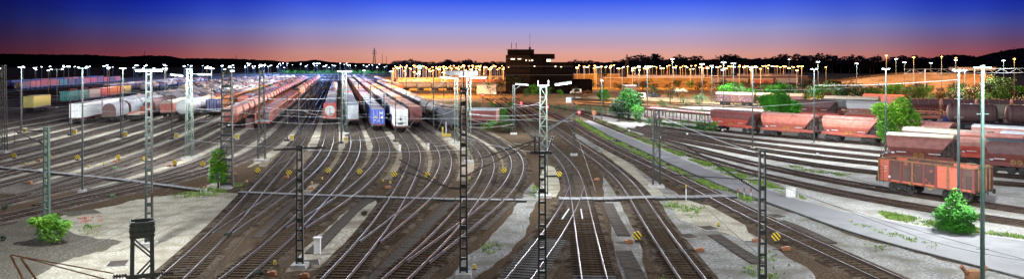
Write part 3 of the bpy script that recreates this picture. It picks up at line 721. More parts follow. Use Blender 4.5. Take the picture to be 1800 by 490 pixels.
def carrier_wagon(L, m, near=False, up=3.0, name='car_carrier_wagon'):
    r = thing(name, '', 'wagon'); z = RAILZ; frame(r, L - .2, .95, 2.6, m, near); bogies(r, L - .2, 2.4, near, 2)
    part('lower_deck', MB().box(0, 0, 1.18 + z, 2.7, L - .2, .08), P_grey, r)
    part('upper_deck', MB().box(0, 0, up + z, 2.7, L - .4, .09), P_pink, r)
    for s in (-1, 1):
        part('deck_beam', MB().box(s * 1.38, 0, up + z - .08, .09, L - .3, .26).box(s * 1.38, 0, 1.12 + z, .09, L - .1, .3), m, r)
        n = max(4, int(L / 2.6))
        for k in range(n + 1):
            y = -L / 2 + .4 + k * (L - .8) / n
            part('post', MB().box(s * 1.36, y, (up + 1.2) / 2 + z, .12, .16, up - 1.25), m, r)
        rl = MB().box(s * 1.36, 0, up + z + .62, .03, L - .8, .04)
        for k in range(2 * n): rl.box(s * 1.36, -L / 2 + .6 + k * (L - 1.2) / (2 * n - 1), up + z + .34, .04, .04, .56)
        part('handrail', rl, m, r)
        part('diagonal_strut', MB().tube((s * 1.36, L / 2 - .5, 1.3 + z), (s * 1.36, L / 2 - 2.4, up + z), .07, 4).tube((s * 1.36, -L / 2 + .5, 1.3 + z), (s * 1.36, -L / 2 + 2.4, up + z), .07, 4), m, r)
    return r

def panel_hopper(L, m, near=False):
    """low covered wagon of three sliding hood sections"""
    r = thing('hooded_wagon', '', 'wagon'); z = RAILZ; frame(r, L - .3, 1.1, 2.5, P_dred, near); bogies(r, L - .3, 2.0, near)
    part('wagon_body', MB().box(0, 0, 1.75 + z, 2.5, L - .5, 1.0), P_dred, r)
    st = MB()
    for k in range(int(L / .7)):
        for s in (-1, 1): st.box(s * 1.3, -L / 2 + .5 + k * .7, 1.75 + z, .1, .12, 1.0)
    part('side_ribs', st, P_brown2, r)
    n = 3; w = (L - .4) / n
    for k in range(n):
        y = -L / 2 + .2 + k * w; d = .04 * (k % 2)
        pr = [(-1.4 - d, 2.25 + z), (-1.38 - d, 2.6 + z), (-.95, 3.5 + z + d), (-.5, 3.68 + z + d), (.5, 3.68 + z + d), (.95, 3.5 + z + d), (1.38 + d, 2.6 + z), (1.4 + d, 2.25 + z)]
        h = part('sliding_hood', MB().prism(pr, y + .05, y + w - .05), m, r)
        pr2 = [(x * 1.015, zz + .03) for x, zz in pr]
        part('hood_edge', MB().prism(pr2, y + .02, y + .12), P_pink, h)
    return r

# ---- trains on the sidings
def put(root, c, Y, z=0, label=None, x=None):
    X, _ = siding(c, Y); root.location = (X, Y, z); root.rotation_euler = (0, 0, RZ)
    if label: root['label'] = label
    return root
ORD = ['first', 'second', 'third', 'fourth', 'fifth', 'sixth', 'seventh', 'eighth', 'ninth', 'tenth', 'eleventh', 'twelfth', 'thirteenth', 'fourteenth',
       'fifteenth', 'sixteenth', 'seventeenth', 'eighteenth', 'nineteenth', 'twentieth', 'twenty-first', 'twenty-second', 'twenty-third', 'twenty-fourth', 'twenty-fifth', 'twenty-sixth', 'twenty-seventh', 'twenty-eighth', 'twenty-ninth', 'thirtieth', 'thirty-first', 'thirty-second', 'thirty-third', 'thirty-fourth', 'thirty-fifth', 'thirty-sixth', 'thirty-seventh', 'thirty-eighth', 'thirty-ninth', 'fortieth']
PROTO = {}
def proto(key, make):
    """first use places the original itself; later uses are copies"""
    if key not in PROTO: PROTO[key] = make(); return PROTO[key], True
    return PROTO[key], False
def place(key, make, loc, rz, label, group, scale=None):
    p, first = proto(key, make)
    if first:
        p.location = loc; p.rotation_euler = (0, 0, rz); p['label'] = label; p['group'] = group
        if scale: p.scale = scale
        return p
    return copy_tree(p, loc, rz, label, group, scale)
def box_train(c, Y0, seq, L, train, h=2.75, Yend=None, flat=True, ends='doors', wagon='dred'):
    """seq of container colours, front first; each on its own flat wagon"""
    Y = Y0; dy = cos(RZ)
    for k, item in enumerate(seq):
        col, LL = (item if isinstance(item, tuple) else (item, L)); pit = LL + 1.1
        near = (k == 0 and Y0 < 260); Yc = Y + dy * LL / 2; X = siding(c, Yc)[0]
        o = ORD[k] if k < len(ORD) else 'far'
        if flat: place(('flat', LL, near, wagon), lambda: flat_wagon(LL + .3, wagon, near), (X, Yc, 0), RZ, 'flat container wagon, %s vehicle of %s' % (o, train), 'flat wagons of ' + train)
        place(('box', LL, h, col, near, ends), lambda: container(LL, h, PAINT[col], near, ends), (X, Yc, 1.55), RZ, '%s container, %s box of %s' % (COLNAME[col], o, train), 'containers of ' + train)
        Y += dy * pit
def wagon_train(c, Y0, seq, train, gap=1.1):
    Y = Y0; dy = cos(RZ)
    for k, (kind, L, key, make, desc) in enumerate(seq):
        Yc = Y + dy * L / 2; X = siding(c, Yc)[0]
        place((kind, L, key), make, (X, Yc, 0), RZ, '%s, %s wagon of %s' % (desc, ORD[k] if k < len(ORD) else 'far', train), 'wagons of ' + train)
        Y += dy * (L + gap)
def tw(col, L=12.5, **k): return ('tank', L, col + str(sorted(k.items())), lambda: tank_wagon(L, PAINT[col], **k), COLNAME[col] + ' tank wagon')
def hw(col, up='pink', L=10.2): return ('hopper', L, col + up, lambda: hopper_wagon(L, PAINT[col], PAINT[up], PAINT[up], False), COLNAME[col] + ' hopper wagon')
def aw(col, end='brown', L=12, **k): return ('arch', L, col + end, lambda: arch_wagon(L, PAINT[col], PAINT[end], **k), COLNAME[col] + ' wagon with arched hood')
def vw(col, roof, L=13.5): return ('van', L, col + roof, lambda: van_wagon(L, PAINT[col], PAINT[roof]), COLNAME[col] + ' sliding wall van')
def cw(col='red', L=13): return ('carrier', L, col, lambda: carrier_wagon(L, PAINT[col]), COLNAME[col] + ' two-deck car carrier')
rr = random.Random(11)

# 1: train headed by the red framed tank container
def tank_container():
    r = thing('tank_container', 'red framed white tank container at the head of the centre train', 'container'); w, h, L = 2.6, 2.9, 6.1
    f = MB()
    for e in (-1, 1):
        for s in (-1, 1): f.box(s * (w / 2 - .13), e * (L / 2 - .11), h / 2, .26, .22, h)
        f.box(0, e * (L / 2 - .11), h - .14, w - .5, .22, .28).box(0, e * (L / 2 - .11), .2, w - .5, .22, .40)
        for s in (-1, 1):
            for t in (-1, 1): f.add([(s * (w / 2 - .24), e * (L / 2 - .10), h / 2 + t * (h / 2 - .25)), (s * (w / 2 - .80), e * (L / 2 - .10), h / 2 + t * (h / 2 - .25)), (s * (w / 2 - .24), e * (L / 2 - .10), h / 2 + t * (h / 2 - .80))], [(0, 1, 2)])
    for s in (-1, 1): f.box(s * (w / 2 - .06), 0, .1, .12, L - .4, .2).box(s * (w / 2 - .06), 0, h - .06, .12, L - .4, .12)
    part('frame', f, P_bred, r)
    mb = MB(); n = 24; rg = [(-2.93, .02), (-2.92, .7), (-2.85, 1.0), (-2.7, 1.13), (2.7, 1.13), (2.9, .9), (2.93, .02)]
    vs = [(rr_ * cos(2 * pi * k / n), y, h / 2 + .08 + rr_ * 1.08 * sin(2 * pi * k / n)) for y, rr_ in rg for k in range(n)]
    mb.add(vs, [(a * n + k, a * n + (k + 1) % n, (a + 1) * n + (k + 1) % n, (a + 1) * n + k) for a in range(len(rg) - 1) for k in range(n)], 0, True)
    t = part('tank_shell', mb, P_white, r)
    part('drain_pipe', MB().tube((0, -2.97, .55), (0, -2.97, 1.9), .05, 6).tube((0, -2.97, 1.9), (0, -2.9, 2.5), .03, 6), M_black, t)
    part('logo', MB().tube((.22, -2.955, .82), (.22, -2.99, .82), .13, 12).box(.55, -2.97, .82, .34, .03, .2).box(.42, -2.97, 1.0, .3, .03, .06), P_bred, t)
    part('red_end_panel', MB().box(1.32, -L / 2 + .5, 1.45, .04, .5, 1.7), P_bred, r)
    return r
t1 = 'the red framed tank train'
f_ = flat_wagon(7.2, 'dred', True); put(f_, -1.8, 165.5, 0, 'flat wagon carrying the red framed tank container'); 
k_ = tank_container(); put(k_, -1.8, 165.5, 1.5)
box_train(-1.8, 172, ['dgrey', 'lgrey', 'white', 'cream', 'tan', 'white'], 12.2, t1, h=2.7)
wagon_train(-1.8, 253, [aw('pink', 'brown'), aw('dgrey', 'brown'), aw('lgrey', 'grey'), tw('silver'), vw('brown', 'grey'), tw('grey'), aw('lgrey', 'grey'), tw('white'), vw('grey', 'lgrey')], 'the rake behind the red framed tank')
# 2: silver containers
box_train(2.9, 158, ['lgrey', 'lgrey', 'white', 'lgrey', 'lgrey', 'red', 'white', 'lgrey', 'red', 'lgrey', 'dgrey', 'white', 'lgrey', 'cream', 'white', 'grey', 'lgrey', 'tan', 'white', 'grey', 'lgrey', 'white', 'navy', 'white', 'grey', 'lgrey', 'white', 'grey', 'white', 'lgrey'],
          13.0, 'the ribbed grey box train', h=2.9, ends='ribs')
# 3: blue
box_train(7.6, 145.5, ['blue', 'navy', 'dgrey', 'lgrey', 'dgrey', ('orange', 12.2), 'salmon', 'blue', 'salmon', 'cream', 'salmon', 'yellow', 'tan', 'tan', 'navy', 'cream', 'grey', 'blue', 'red', 'white', 'grey', 'navy', 'tan', 'red', 'white', 'blue', 'grey', 'salmon', 'navy', 'cream', 'white', 'dgrey', 'blue', 'tan', 'grey', 'navy'],
          12.2, 'the blue box train', h=2.75)
# 4: white reefer
box_train(11.6, 141, ['white', 'navy', 'lgrey', 'dgrey', 'dgrey', 'tan', 'cream', 'white', 'yellow', 'tan', 'yellow', 'salmon', 'salmon', 'cream', 'grey', 'orange', 'tan', 'white', 'navy', 'grey', 'salmon', 'tan', 'yellow', 'grey', 'white', 'blue', 'tan', 'grey', 'navy', 'white'],
          13.4, 'the white reefer train', h=3.0)
# 5: brown
box_train(15.6, 154, ['dred', 'dgrey', 'lgrey', 'grey', 'lgrey', 'dgrey', 'grey', 'salmon', 'blue', 'white', 'cream', 'grey', 'lgrey', 'tan', 'dgrey', 'grey', 'white', 'blue', 'grey', 'white', 'grey', 'red', 'dgrey', 'tan', 'grey'],
          12.2, 'the dark red box train', h=2.7, ends='ribs')
# 6: sooty train
wagon_train(21.6, 146, [aw('black', 'black', 11), ('tank', 9, 'sooty', lambda: tank_wagon(9, PAINT['black'], 1.4), 'sooty black tank wagon'), ('tank', 9, 'cream5', lambda: tank_wagon(9, PAINT['cream'], 1.4, ribs=6, band=P_grey), 'cream ribbed tank wagon')]
            + [aw('tan', 'brown', 13), vw('brown', 'cream')] * 1 + [vw('brown', 'cream'), vw('purple', 'tan')] * 7, 'the sooty train right of the containers')
wagon_train(26.5, 330, [('van', 12, 'redvan', lambda: van_wagon(12, P_bred, P_pink), 'red van with chalky roof')] + [vw('purple', 'cream'), vw('brown', 'tan')] * 7, 'the far brown train on the right')
# left hand sidings
wagon_train(-15.1, 152, [cw('red')] * 9 + [aw('tan', 'brown'), aw('tan', 'brown'), aw('grey', 'brown')] + [aw('purple', 'brown'), tw('salmon'), aw('brown', 'brown')] * 5 + [tw('cream'), aw('tan')] * 3, 'the car carrier train')
wagon_train(-21.6, 152, [hw('red', 'pink')] * 9 + [hw('dred', 'red')] * 2 + [hw('red', 'pink'), hw('dred', 'pink')] * 4 + [tw('tan'), tw('salmon')] * 6, 'the red hopper train')
wagon_train(-25.5, 205, [hw('dred', 'red'), hw('brown', 'grey')] * 4 + [tw('grey'), tw('salmon'), aw('purple', 'brown')] * 7, 'the train behind the red hoppers')
box_train(-30.8, 186, [('blue', 6.1), 'orange', 'orange', 'orange', 'salmon', 'orange', 'yellow', 'yellow', 'teal', 'orange', 'orange', 'teal', 'yellow', 'brown', 'salmon', 'cream', 'orange', 'navy', 'grey', 'red', 'white', 'orange', 'grey', 'tan', 'red', 'white', 'yellow'],
          12.2, 'the orange container train', h=2.75)
wagon_train(-35.1, 172, [('tank', 14.5, 'silver1', lambda: tank_wagon(14.5, PAINT['white'], 1.62, True, ribs=0), 'big glossy white tank'), tw('silver'), tw('cream'), aw('salmon', 'brown'), aw('grey', 'brown'), tw('cream'), tw('purple')] + [tw('cream'), tw('tan'), aw('brown', 'brown'), tw('white'), tw('grey')] * 5, 'the big white tank train')
wagon_train(-40.4, 180, [vw('salmon', 'tan', 10.5), vw('dred', 'cream', 12), tw('grey'), aw('purple', 'brown'), tw('tan'), tw('black'), aw('grey', 'brown')] + [tw('white'), tw('cream'), tw('tan'), aw('grey', 'brown'), tw('salmon')] * 5, 'the salmon van train')
def low_flat(col='red', L=13):
    r = thing('low_side_wagon', '', 'wagon'); z = RAILZ; frame(r, L - .2, 1.05, 2.5, M_dark); bogies(r, L - .2, 2.0, True)
    part('deck', MB().box(0, 0, 1.3 + z, 2.7, L - .2, .1), P_tan, r)
    for s in (-1, 1): part('drop_side', MB().box(s * 1.36, 0, 1.5 + z, .06, L - .3, .35), PAINT[col], r)
    part('headboard', MB().box(0, L / 2 - .6, 1.95 + z, 2.6, .12, 1.2), P_red, r)
    return r
wagon_train(-45.6, 170, [('low', 13, 'red', lambda: low_flat('red'), 'low flat wagon with red headboard')], 'the second row of hooded wagons', .6)
wagon_train(-45.6, 184, [aw('purple', 'brown', 12), aw('brown', 'brown', 12), aw('grey', 'brown', 12), aw('lgrey', 'grey', 12), tw('grey'), aw('grey', 'brown', 12)] + [tw('tan'), aw('grey', 'brown'), tw('white'), tw('black')] * 6, 'the brown hooded train')
wagon_train(-49.9, 166, [aw('grey', 'brown', 11.5), aw('grey', 'brown', 11.5), aw('lgrey', 'grey', 11.5), aw('white', 'grey', 11.5), aw('grey', 'brown', 11.5), aw('lgrey', 'grey', 11.5), tw('tan'), aw('grey', 'brown')] + [aw('lgrey', 'grey'), tw('tan'), aw('purple', 'brown'), tw('silver')] * 5, 'the grey ribbed hooded train')
box_train(-55.6, 162, [('white', 13.6), ('lgrey', 13.6)], 13.6, 'the pair of white boxes', h=2.95)
wagon_train(-55.6, 193, [aw('lgrey', 'grey', 12.5), tw('white'), aw('white', 'grey', 12.5), aw('grey', 'brown'), tw('cream'), aw('lgrey', 'grey')] + [tw('tan'), aw('grey'), tw('black'), tw('white')] * 5, 'the train behind the white boxes')
wagon_train(-61.8, 300, [tw('tan'), aw('grey'), tw('purple'), tw('white')] * 4, 'the far tank train')
wagon_train(-66.8, 330, [tw('grey'), aw('purple'), tw('cream')] * 4, 'the far hooded train')
box_train(-81, 200, [('yellow', 12.2)], 12.2, 'the short yellow box train', h=2.9)
box_train(-84.5, 236, [('teal', 9), ('teal', 9), ('grey', 12.2), ('bred', 9), ('orange', 9), ('orange', 9), ('yellow', 9)], 9, 'the teal and red box train', h=2.8)
wagon_train(-84.5, 330, [tw('grey'), tw('tan'), aw('purple')] * 4, 'the dim tank train on the left')
wagon_train(-100, 330, [vw('brown', 'grey'), vw('dred', 'tan')] * 6, 'the dim van train on the left')
wagon_train(-108, 300, [low for low in [('low', 13, 'grey', lambda: low_flat('grey'), 'low flat wagon')]] * 8, 'the dim flat train on the left')
box_train(-152, 362, ['purple', 'salmon', 'red', 'red', 'teal', 'brown', 'navy', 'salmon', 'bred', 'purple', 'bred', 'brown', 'red'], 12.2, 'the far left box train', h=2.8)
box_train(-170, 395, ['blue', 'navy', 'blue', 'red', 'purple', 'blue', 'red', 'pink', 'dred', 'brown', 'blue', 'dred'], 12.2, 'the farthest left box train', h=2.8)

for k in range(16):
    Y = 455 + (k % 3) * 4; X = (1075 + k * 22 - 900) / F * Y
    place(('van', 13.5, ('salmon', 'tan', 'grey')[k % 3]), lambda: van_wagon(13.5, PAINT[('salmon', 'tan', 'grey')[k % 3]], PAINT['cream']), (X, Y + 20 * (k % 2), 0), pi / 2 + .1, '%s van in the orange light right of the control tower, %s from the left' % (('salmon', 'tan', 'grey')[k % 3], ORD[k]), 'vans in the orange light')
for k in range(14):
    Y = 360 + (k % 2) * 60; X = (700 + k * 13 - 900) / F * Y
    place(('tank', 12, 'far' + str(k % 2)), lambda: tank_wagon(12, PAINT[('tan', 'salmon')[k % 2]], 1.4), (X, Y, 0), pi / 2 + .5, '%s tank wagon in the orange light left of the tower, %s from the left' % (('tan', 'salmon')[k % 2], ORD[k]), 'tank wagons in the orange light')
# details on the nearest heads
def onfront(name, mb, m, c, Y, z): 
    o = link(name, mb.mesh(name, m)); return o
for o in list(D.objects):
    if o.parent is None and o.get('category') == 'container':
        l = o.get('label', '')
        if l == 'blue container, first box of the blue box train':
            part('placard', MB().box(-.55, -6.16, 1.35, .38, .03, .34), M_yellow, o)
            part('lettering', MB().box(.55, -6.16, 2.15, .62, .03, .14).box(.55, -6.16, 1.9, .5, .03, .10).box(.68, -6.16, 1.25, .3, .03, .36).box(-.62, -6.16, .75, .2, .03, .2).box(.1, -6.16, .6, .12, .03, .25), M_whitep, o)
        if l == 'white container, first box of the white reefer train':
            part('fan_grille', MB().tube((-.1, -6.72, 1.25), (-.1, -6.80, 1.25), .24, 16), M_dark, o)
            part('cooling_unit', MB().box(0, -6.76, .6, 2.1, .10, .06).box(-.1, -6.76, .42, 1.0, .06, .2).box(.7, -6.76, 1.5, .03, .1, .8), M_dark, o)
        if l.startswith('blue container, first box of the orange'):
            mk = MB()
            for i in range(5):
                for j in range(4): mk.box(1.235, -2.2 + i * .85 + (.1 if j % 2 else 0), .6 + j * .5, .02, .5 if j % 2 else .62, .12)
            for i in range(3):
                for j in range(5): mk.box(-.8 + i * .75, -3.10, .5 + j * .45, .42, .03, .12)
            part('lettering', mk, M_whitep, o)

# ---- right yard, wagon by wagon from two points on the rails (near side wheels)
def at2(a, b, z=0, side=1.0):
    (x0, y0), (x1, y1) = G(*a), G(*b); L = sqrt((x1 - x0) ** 2 + (y1 - y0) ** 2)
    h = atan2(y1 - y0, x1 - x0) - pi / 2; nx, ny = -(y1 - y0) / L, (x1 - x0) / L
    if ny < 0: nx, ny = -nx, -ny
    return ((x0 + x1) / 2 + nx * side, (y0 + y1) / 2 + ny * side, 0), h, L
def rplace(make, a, b, label, side=.75):
    loc, h, L = at2(a, b, 0, side); r = make(L); r.location = loc; r.rotation_euler = (0, 0, h); r['label'] = label; return r
# local +y runs from a to b (to the right and towards the camera)
rplace(lambda L: carrier_wagon(L, P_dred, True, 3.0), (1136, 215.5), (1246, 230), 'empty dark red two-deck car carrier with pale deck in front of the bushes')
rplace(lambda L: hopper_wagon(L, P_bred, P_dred, P_brown2, True), (1248, 230), (1332, 239), 'dark roofed bright red hopper wagon coupled to the empty car carrier')
rplace(lambda L: hopper_wagon(L, P_red, P_salmon, P_pink, True), (1334, 239.5), (1439, 247.5), 'salmon hopper wagon in front of the big green tree')
rplace(lambda L: hopper_wagon(L, P_red, P_salmon, P_pink, True), (1441, 248), (1552, 257.5), 'salmon hopper wagon left of the tree with white stencils')
rplace(lambda L: hopper_wagon(L + .3, P_dred, P_plum, P_cream, True), (1551, 292.5), (1686, 303.5), 'dark red hopper with upper side coloured as lamplit, behind the open gondola')
rplace(lambda L: hopper_wagon(L, P_dred, P_brown2, P_dgrey, True), (1722, 307), (1858, 318), 'purple brown hopper wagon cut by the right edge of the picture')
rplace(lambda L: hopper_wagon(L, P_bred, P_pink, P_pink, True), (1672, 291), (1812, 302), 'pink topped bright red hopper between the two nearest hoppers')
rplace(lambda L: van_wagon(L, P_brown2, P_tan, 3, True, h=3.8), (1588, 273), (1738, 288), 'brown wagon with flat tan roof behind the nearest hopper')
rplace(lambda L: hopper_wagon(L, P_red, P_pink, P_pink, True), (1565, 258.5), (1684, 269.5), 'pale pink hopper right of the bushy yellow-green tree')
rplace(lambda L: hopper_wagon(L, P_red, P_pink, P_white, True), (1700, 271), (1830, 282), 'pale pink hopper at the right edge below the brown tanks')
rplace(lambda L: hopper_wagon(L, P_salmon, P_lgrey, P_lgrey, True), (1748, 288.5), (1880, 300), 'grey lavender topped hopper at the right edge')
rplace(lambda L: gondola_wagon(L), (1552, 338), (1722, 364), 'rusty open gondola with patched red and brown side panels')
# behind
def big_tank(L): return tank_wagon(L, PAINT['purple'], 1.72, True, band=P_brown, ribs=4)
rplace(big_tank, (1659, 227), (1760, 230.5), 'left of the two big brown tank wagons')
rplace(big_tank, (1763, 230.5), (1866, 233.5), 'right of the two big brown tank wagons, cut by the picture edge')
rplace(lambda L: hopper_wagon(L, P_dred, P_brown2, P_brown, True), (1393, 206), (1474, 209.5), 'dark brown hopper wagon behind the red flat wagon')
rplace(lambda L: hopper_wagon(L, P_pink, P_white, P_white, True), (1482, 210), (1566, 213), 'white topped hopper wagon left of the bushy yellow-green tree')
rplace(lambda L: low_flat('bred', L), (1392, 213.5), (1480, 218), 'left of two red low flat wagons', 1)
rplace(lambda L: low_flat('bred', L), (1482, 218), (1572, 222), 'right of two red low flat wagons, partly behind the tree', 1)
rplace(lambda L: van_wagon(L, P_dgrey, P_cream, 4, False), (1448, 196), (1545, 200), 'dark van with cream roof behind the white topped hopper')
rplace(lambda L: arch_wagon(L, P_salmon, P_red, corr=False), (1515, 191), (1592, 195), 'round roofed salmon wagon left of the brown hooded wagons')
for k in range(4):
    u = 1592 + k * 62
    rplace(lambda L: panel_hopper(L, P_brown2), (u, 201 + k * 1.0), (u + 60, 202 + k * 1.0), ORD[k] + ' brown hooded wagon from the left behind the big tanks')
rplace(lambda L: arch_wagon(L, P_tan, P_tan, near=False), (1728, 219), (1850, 222.5), 'tan ribbed hooded wagon above the right big tank')
rplace(lambda L: carrier_wagon(L, P_red, False, 2.2), (1580, 214), (1655, 217.5), 'left of the two red girder wagons beside the tree')
rplace(lambda L: carrier_wagon(L, P_red, False, 2.2), (1657, 217.5), (1732, 219), 'right of the two red girder wagons behind the left tank')
rplace(lambda L: van_wagon(L, P_brown2, P_tan, 5, True, True), (1258, 186), (1327, 188.5), 'left grey brown sliding wall van covered in graffiti')
rplace(lambda L: van_wagon(L, P_brown2, P_tan, 6, True, True), (1329, 188.5), (1412, 191), 'second grey brown sliding wall van, half hidden by the green tree')
# short red van and dark block on the sidings in the middle
rplace(lambda L: van_wagon(L, P_dred, P_grey, 3, False, h=3.7), (826, 225), (874, 226), 'dark red van standing alone by the bushes in the middle', 1)

# ------------------------------------------------------------------ masts, lamps and overhead line
def where(u, vb, vt):
    X, Y = G(u, vb); return X, Y, H - (vt - V0) * Y / F
RUNG = {}
def foundation(r, s=.9, m=None): part('foundation', MB().box(0, 0, .14, s, s, .28), m or M_conc, r)
def ladder_mast(u, vb, vt, label, m=None, w=.42, d=.16, yaw=0.0, single=False, rungs=True):
    """two channel legs joined by battens"""
    X, Y, h = where(u, vb, vt); m = m or M_dgreen
    r = thing('catenary_mast', label, 'mast', (X, Y, 0), yaw)
    foundation(r, .95)
    wt = w * .72
    for s in (-1, 1):
        part('leg', MB().add([(s * (w / 2) + a * .05, b * d / 2, .2) for a in (-1, 1) for b in (-1, 1)] + [(s * (wt / 2) + a * .045, b * d / 2 * .9, h) for a in (-1, 1) for b in (-1, 1)],
             [(0, 1, 3, 2), (4, 6, 7, 5), (0, 4, 5, 1), (1, 5, 7, 3), (3, 7, 6, 2), (2, 6, 4, 0)]), m, r)
    n = int(h / .62)
    for k in range(n):
        z = .5 + k * (h - .7) / (n - 1); ww = w + (wt - w) * z / h
        part('batten', MB().box(0, 0, z, ww - .1, d * .9, .12 if k % 4 else .26), m, r)
    part('cap', MB().box(0, 0, h + .03, wt + .14, d + .06, .10), m, r)
    return r, X, Y, h
def lattice_mast(u, vb, vt, label, m=None, w=.75, d=.6, wt=None, bay=.95, legt=.08):
    X, Y, h = where(u, vb, vt); m = m or M_green; wt = wt or w * .6; dt = d * wt / w
    r = thing('lattice_mast', label, 'mast', (X, Y, 0), 0)
    foundation(r, w + .7)
    for sx_ in (-1, 1):
        for sy_ in (-1, 1):
            part('leg', MB().tube((sx_ * w / 2, sy_ * d / 2, .2), (sx_ * wt / 2, sy_ * dt / 2, h), legt * .75, 4), m, r)
    n = int(h / bay)
    for face in range(4):
        mb = MB()
        for k in range(n):
            z0, z1 = .3 + k * (h - .4) / n, .3 + (k + 1) * (h - .4) / n
            def c(s, z):
                t = z / h; hx, hy = (w + (wt - w) * t) / 2, (d + (dt - d) * t) / 2
                return [(s * hx, -hy, z), (s * hx, hy, z), (-hx, s * hy, z), (hx, s * hy, z)][face]
            mb.tube(c(-1 if k % 2 else 1, z0), c(1 if k % 2 else -1, z1), .032, 4, caps=False); mb.tube(c(-1, z1), c(1, z1), .028, 4, caps=False)
        part('lacing', mb, m, r)
    part('cap', MB().box(0, 0, h, wt + .14, dt + .14, .10), m, r)
    return r, X, Y, h
def insulator(r, p, q, n=7, rad=.09):
    mb = MB().tube(p, q, .03, 5)
    for k in range(n):
        t = (k + .5) / n; a = tuple(p[i] + (q[i] - p[i]) * (t - .03) for i in range(3)); b = tuple(p[i] + (q[i] - p[i]) * (t + .03) for i in range(3)); mb.tube(a, b, rad, 8)
    return part('insulator', mb, M_insul, r)
def cantilever(r, z, reach, side=1, m=None, dy=0.0, drop=1.3):
    m = m or M_steel
    a = part('cantilever', MB().tube((side * .2, 0, z), (side * reach, dy, z + .1), .04, 6).tube((side * .2, 0, z - drop), (side * reach * .97, dy, z + .02), .045, 6).tube((side * reach * .45, dy * .45, z - .65), (side * reach * 1.05, dy, z - .85), .03, 5)
             .tube((side * reach, dy, z + .1), (side * reach * 1.0, dy, z - .85), .02, 4), m, r)
    insulator(a, (side * .25, 0, z), (side * .75, 0, z + .02)); insulator(a, (side * .25, 0, z - drop), (side * .7, 0, z - drop * .62))
    return a
HEAD = MB().box(0, 0, 0, .40, .30, .12).mesh('lamp_head', M_pole)
GLASS = MB().box(0, 0, -.085, .36, .28, .07).mesh('lamp_glass', M_lampw)
GLASSO = MB().box(0, 0, -.085, .36, .28, .07).mesh('lamp_glass', M_lampo)
def yard_lamp(u, vb, vt, label, power=9000, heads=2, color=(.86, .93, 1), m=None, sodium=False, rad=.11, steps=True, arm=.4, group=None, light=True):
    X, Y, h = where(u, vb, vt)
    r = thing('lamp_mast', label, 'lamp mast', (X, Y, 0), 0, group)
    m = m or M_pole
    part('pole', MB().tube((0, 0, 0), (0, 0, h), rad, 8, r2=rad * .62), m, r)
    part('base', MB().box(0, 0, .15, .6, .6, .3), M_conc, r)
    if steps:
        sb = MB()
        for k in range(int(h / 1.6)): sb.tube((-.34, 0, 1.2 + k * 1.5), (.34, 0, 1.2 + k * 1.5), .022, 4)
        part('climbing_step', sb, m, r)
    part('cross_arm', MB().box(0, 0, h, 2 * arm + .2, .05, .05), m, r)
    for k in range(heads):
        x = (-arm + 2 * arm * k / (heads - 1)) if heads > 1 else 0
        hd = link('lamp_head', HEAD, r, (x, 0, h + .10)); q = min(1.3, max(.45, Y / 170)); hd.scale = (q, q, q); link('lamp_glass', GLASSO if sodium else GLASS, hd)
    if light:
        l = point_light(X, Y - 2.4, h + .5, power, (1, .38, .06) if sodium else color, .4)
        l.name = 'lamp_light'
    return r
def tube_lamp(r, x, z, L, ang=0, y=0, power=5000, arm_from=None, X=0, Y=0):
    """long fluorescent fitting on a strut"""
    dx, dz = cos(ang) * L / 2, sin(ang) * L / 2
    o = part('tube_lamp', MB().tube((x - dx, y, z - dz + .09), (x + dx, y, z + dz + .09), .09, 6), M_pole, r)
    part('tube', MB().tube((x - dx, y, z - dz), (x + dx, y, z + dz), .08, 8), M_tube, o)
    if arm_from: part('strut', MB().tube(arm_from, (x, y, z + .1), .026, 5), M_pole, r)
    point_light(X + x, Y + y - 4.0, z, power, (.88, .95, 1), .5)

# nearest masts
r, X, Y, h = ladder_mast(262, 432, 126, 'tall ladder mast behind the riveted tower, carrying a long flat lamp bar', M_dgreen, .46, .2)
part('lamp_bar', MB().box(0, 0, h + .12, 1.95, .3, .10), M_pole, r); lb_ = part('lamp_glass', MB().box(0, 0, h + .03, 1.75, .34, .07), M_lampw, r)
point_light(X, Y - 4.5, h, 18000)
part('junction_box', MB().box(.28, -.1, 3.7, .25, .2, .3), M_insul, r)
r, X, Y, h = ladder_mast(82, 392, 225, 'pale green ladder mast rising out of the left shrub', M_green, .42, .3)
cantilever(r, h - .25, 2.4, -1, M_dark, -.3, 1.1)
yard_lamp(145, 338, 120, 'thin lamp mast between the green ladder mast and the tower', 8000)
r, X, Y, h = lattice_mast(333, 279, 121, 'pale lattice mast with long bright tube lamps on both sides', M_lgreen, .95, .7, .55)
tube_lamp(r, -1.75, h - .9, 1.7, -.12, power=16000, arm_from=(-3.2, 0, h - 2.6), X=X, Y=Y); tube_lamp(r, 2.1, h - .8, 1.8, 0, power=16000, X=X, Y=Y)
part('head_strut', MB().tube((.3, 0, h - .75), (1.3, 0, h - .7), .04, 5), M_pole, r)
r, X, Y, h = ladder_mast(399, 331, 127, 'broad dark twin-leg mast beside the slender tree', M_dgreen, 1.25, .42)
rb = MB()
for k in range(12): rb.tube((-.55 + .01 * k, 0, .4 + k), (.55 - .01 * k, 0, 1.4 + k), .03, 4)
part('lacing', rb, M_dgreen, r)
r, X, Y, h = lattice_mast(6, 268, 115, 'dark lattice mast at the left edge of the picture', M_dgreen, .8, .6)
r, X, Y, h = lattice_mast(460, 283, 124, 'lattice mast in front of the car carrier train', M_dgreen, .95, .6, .5)
r, X, Y, h = ladder_mast(527, 470, 258, 'ladder mast with a tee arm standing beside the white cabinet', M_dgreen, .40, .2)
part('tee_arm', MB().tube((-1.5, -.6, h - .12), (1.55, .5, h - .08), .05, 6), M_dark, r)
insulator(r, (-.9, -.36, h - .12), (-.4, -.16, h - .11)); insulator(r, (.5, .16, h - .09), (1.0, .33, h - .09))
r, X, Y, h = ladder_mast(815, 486, 158, 'tall dark ladder mast crossing the right end of the curved tracks', M_dgreen, .42, .22)
part('finial', MB().tube((0, 0, h), (0, 0, h + 1.2), .06, 5, r2=.03), M_dgreen, r)
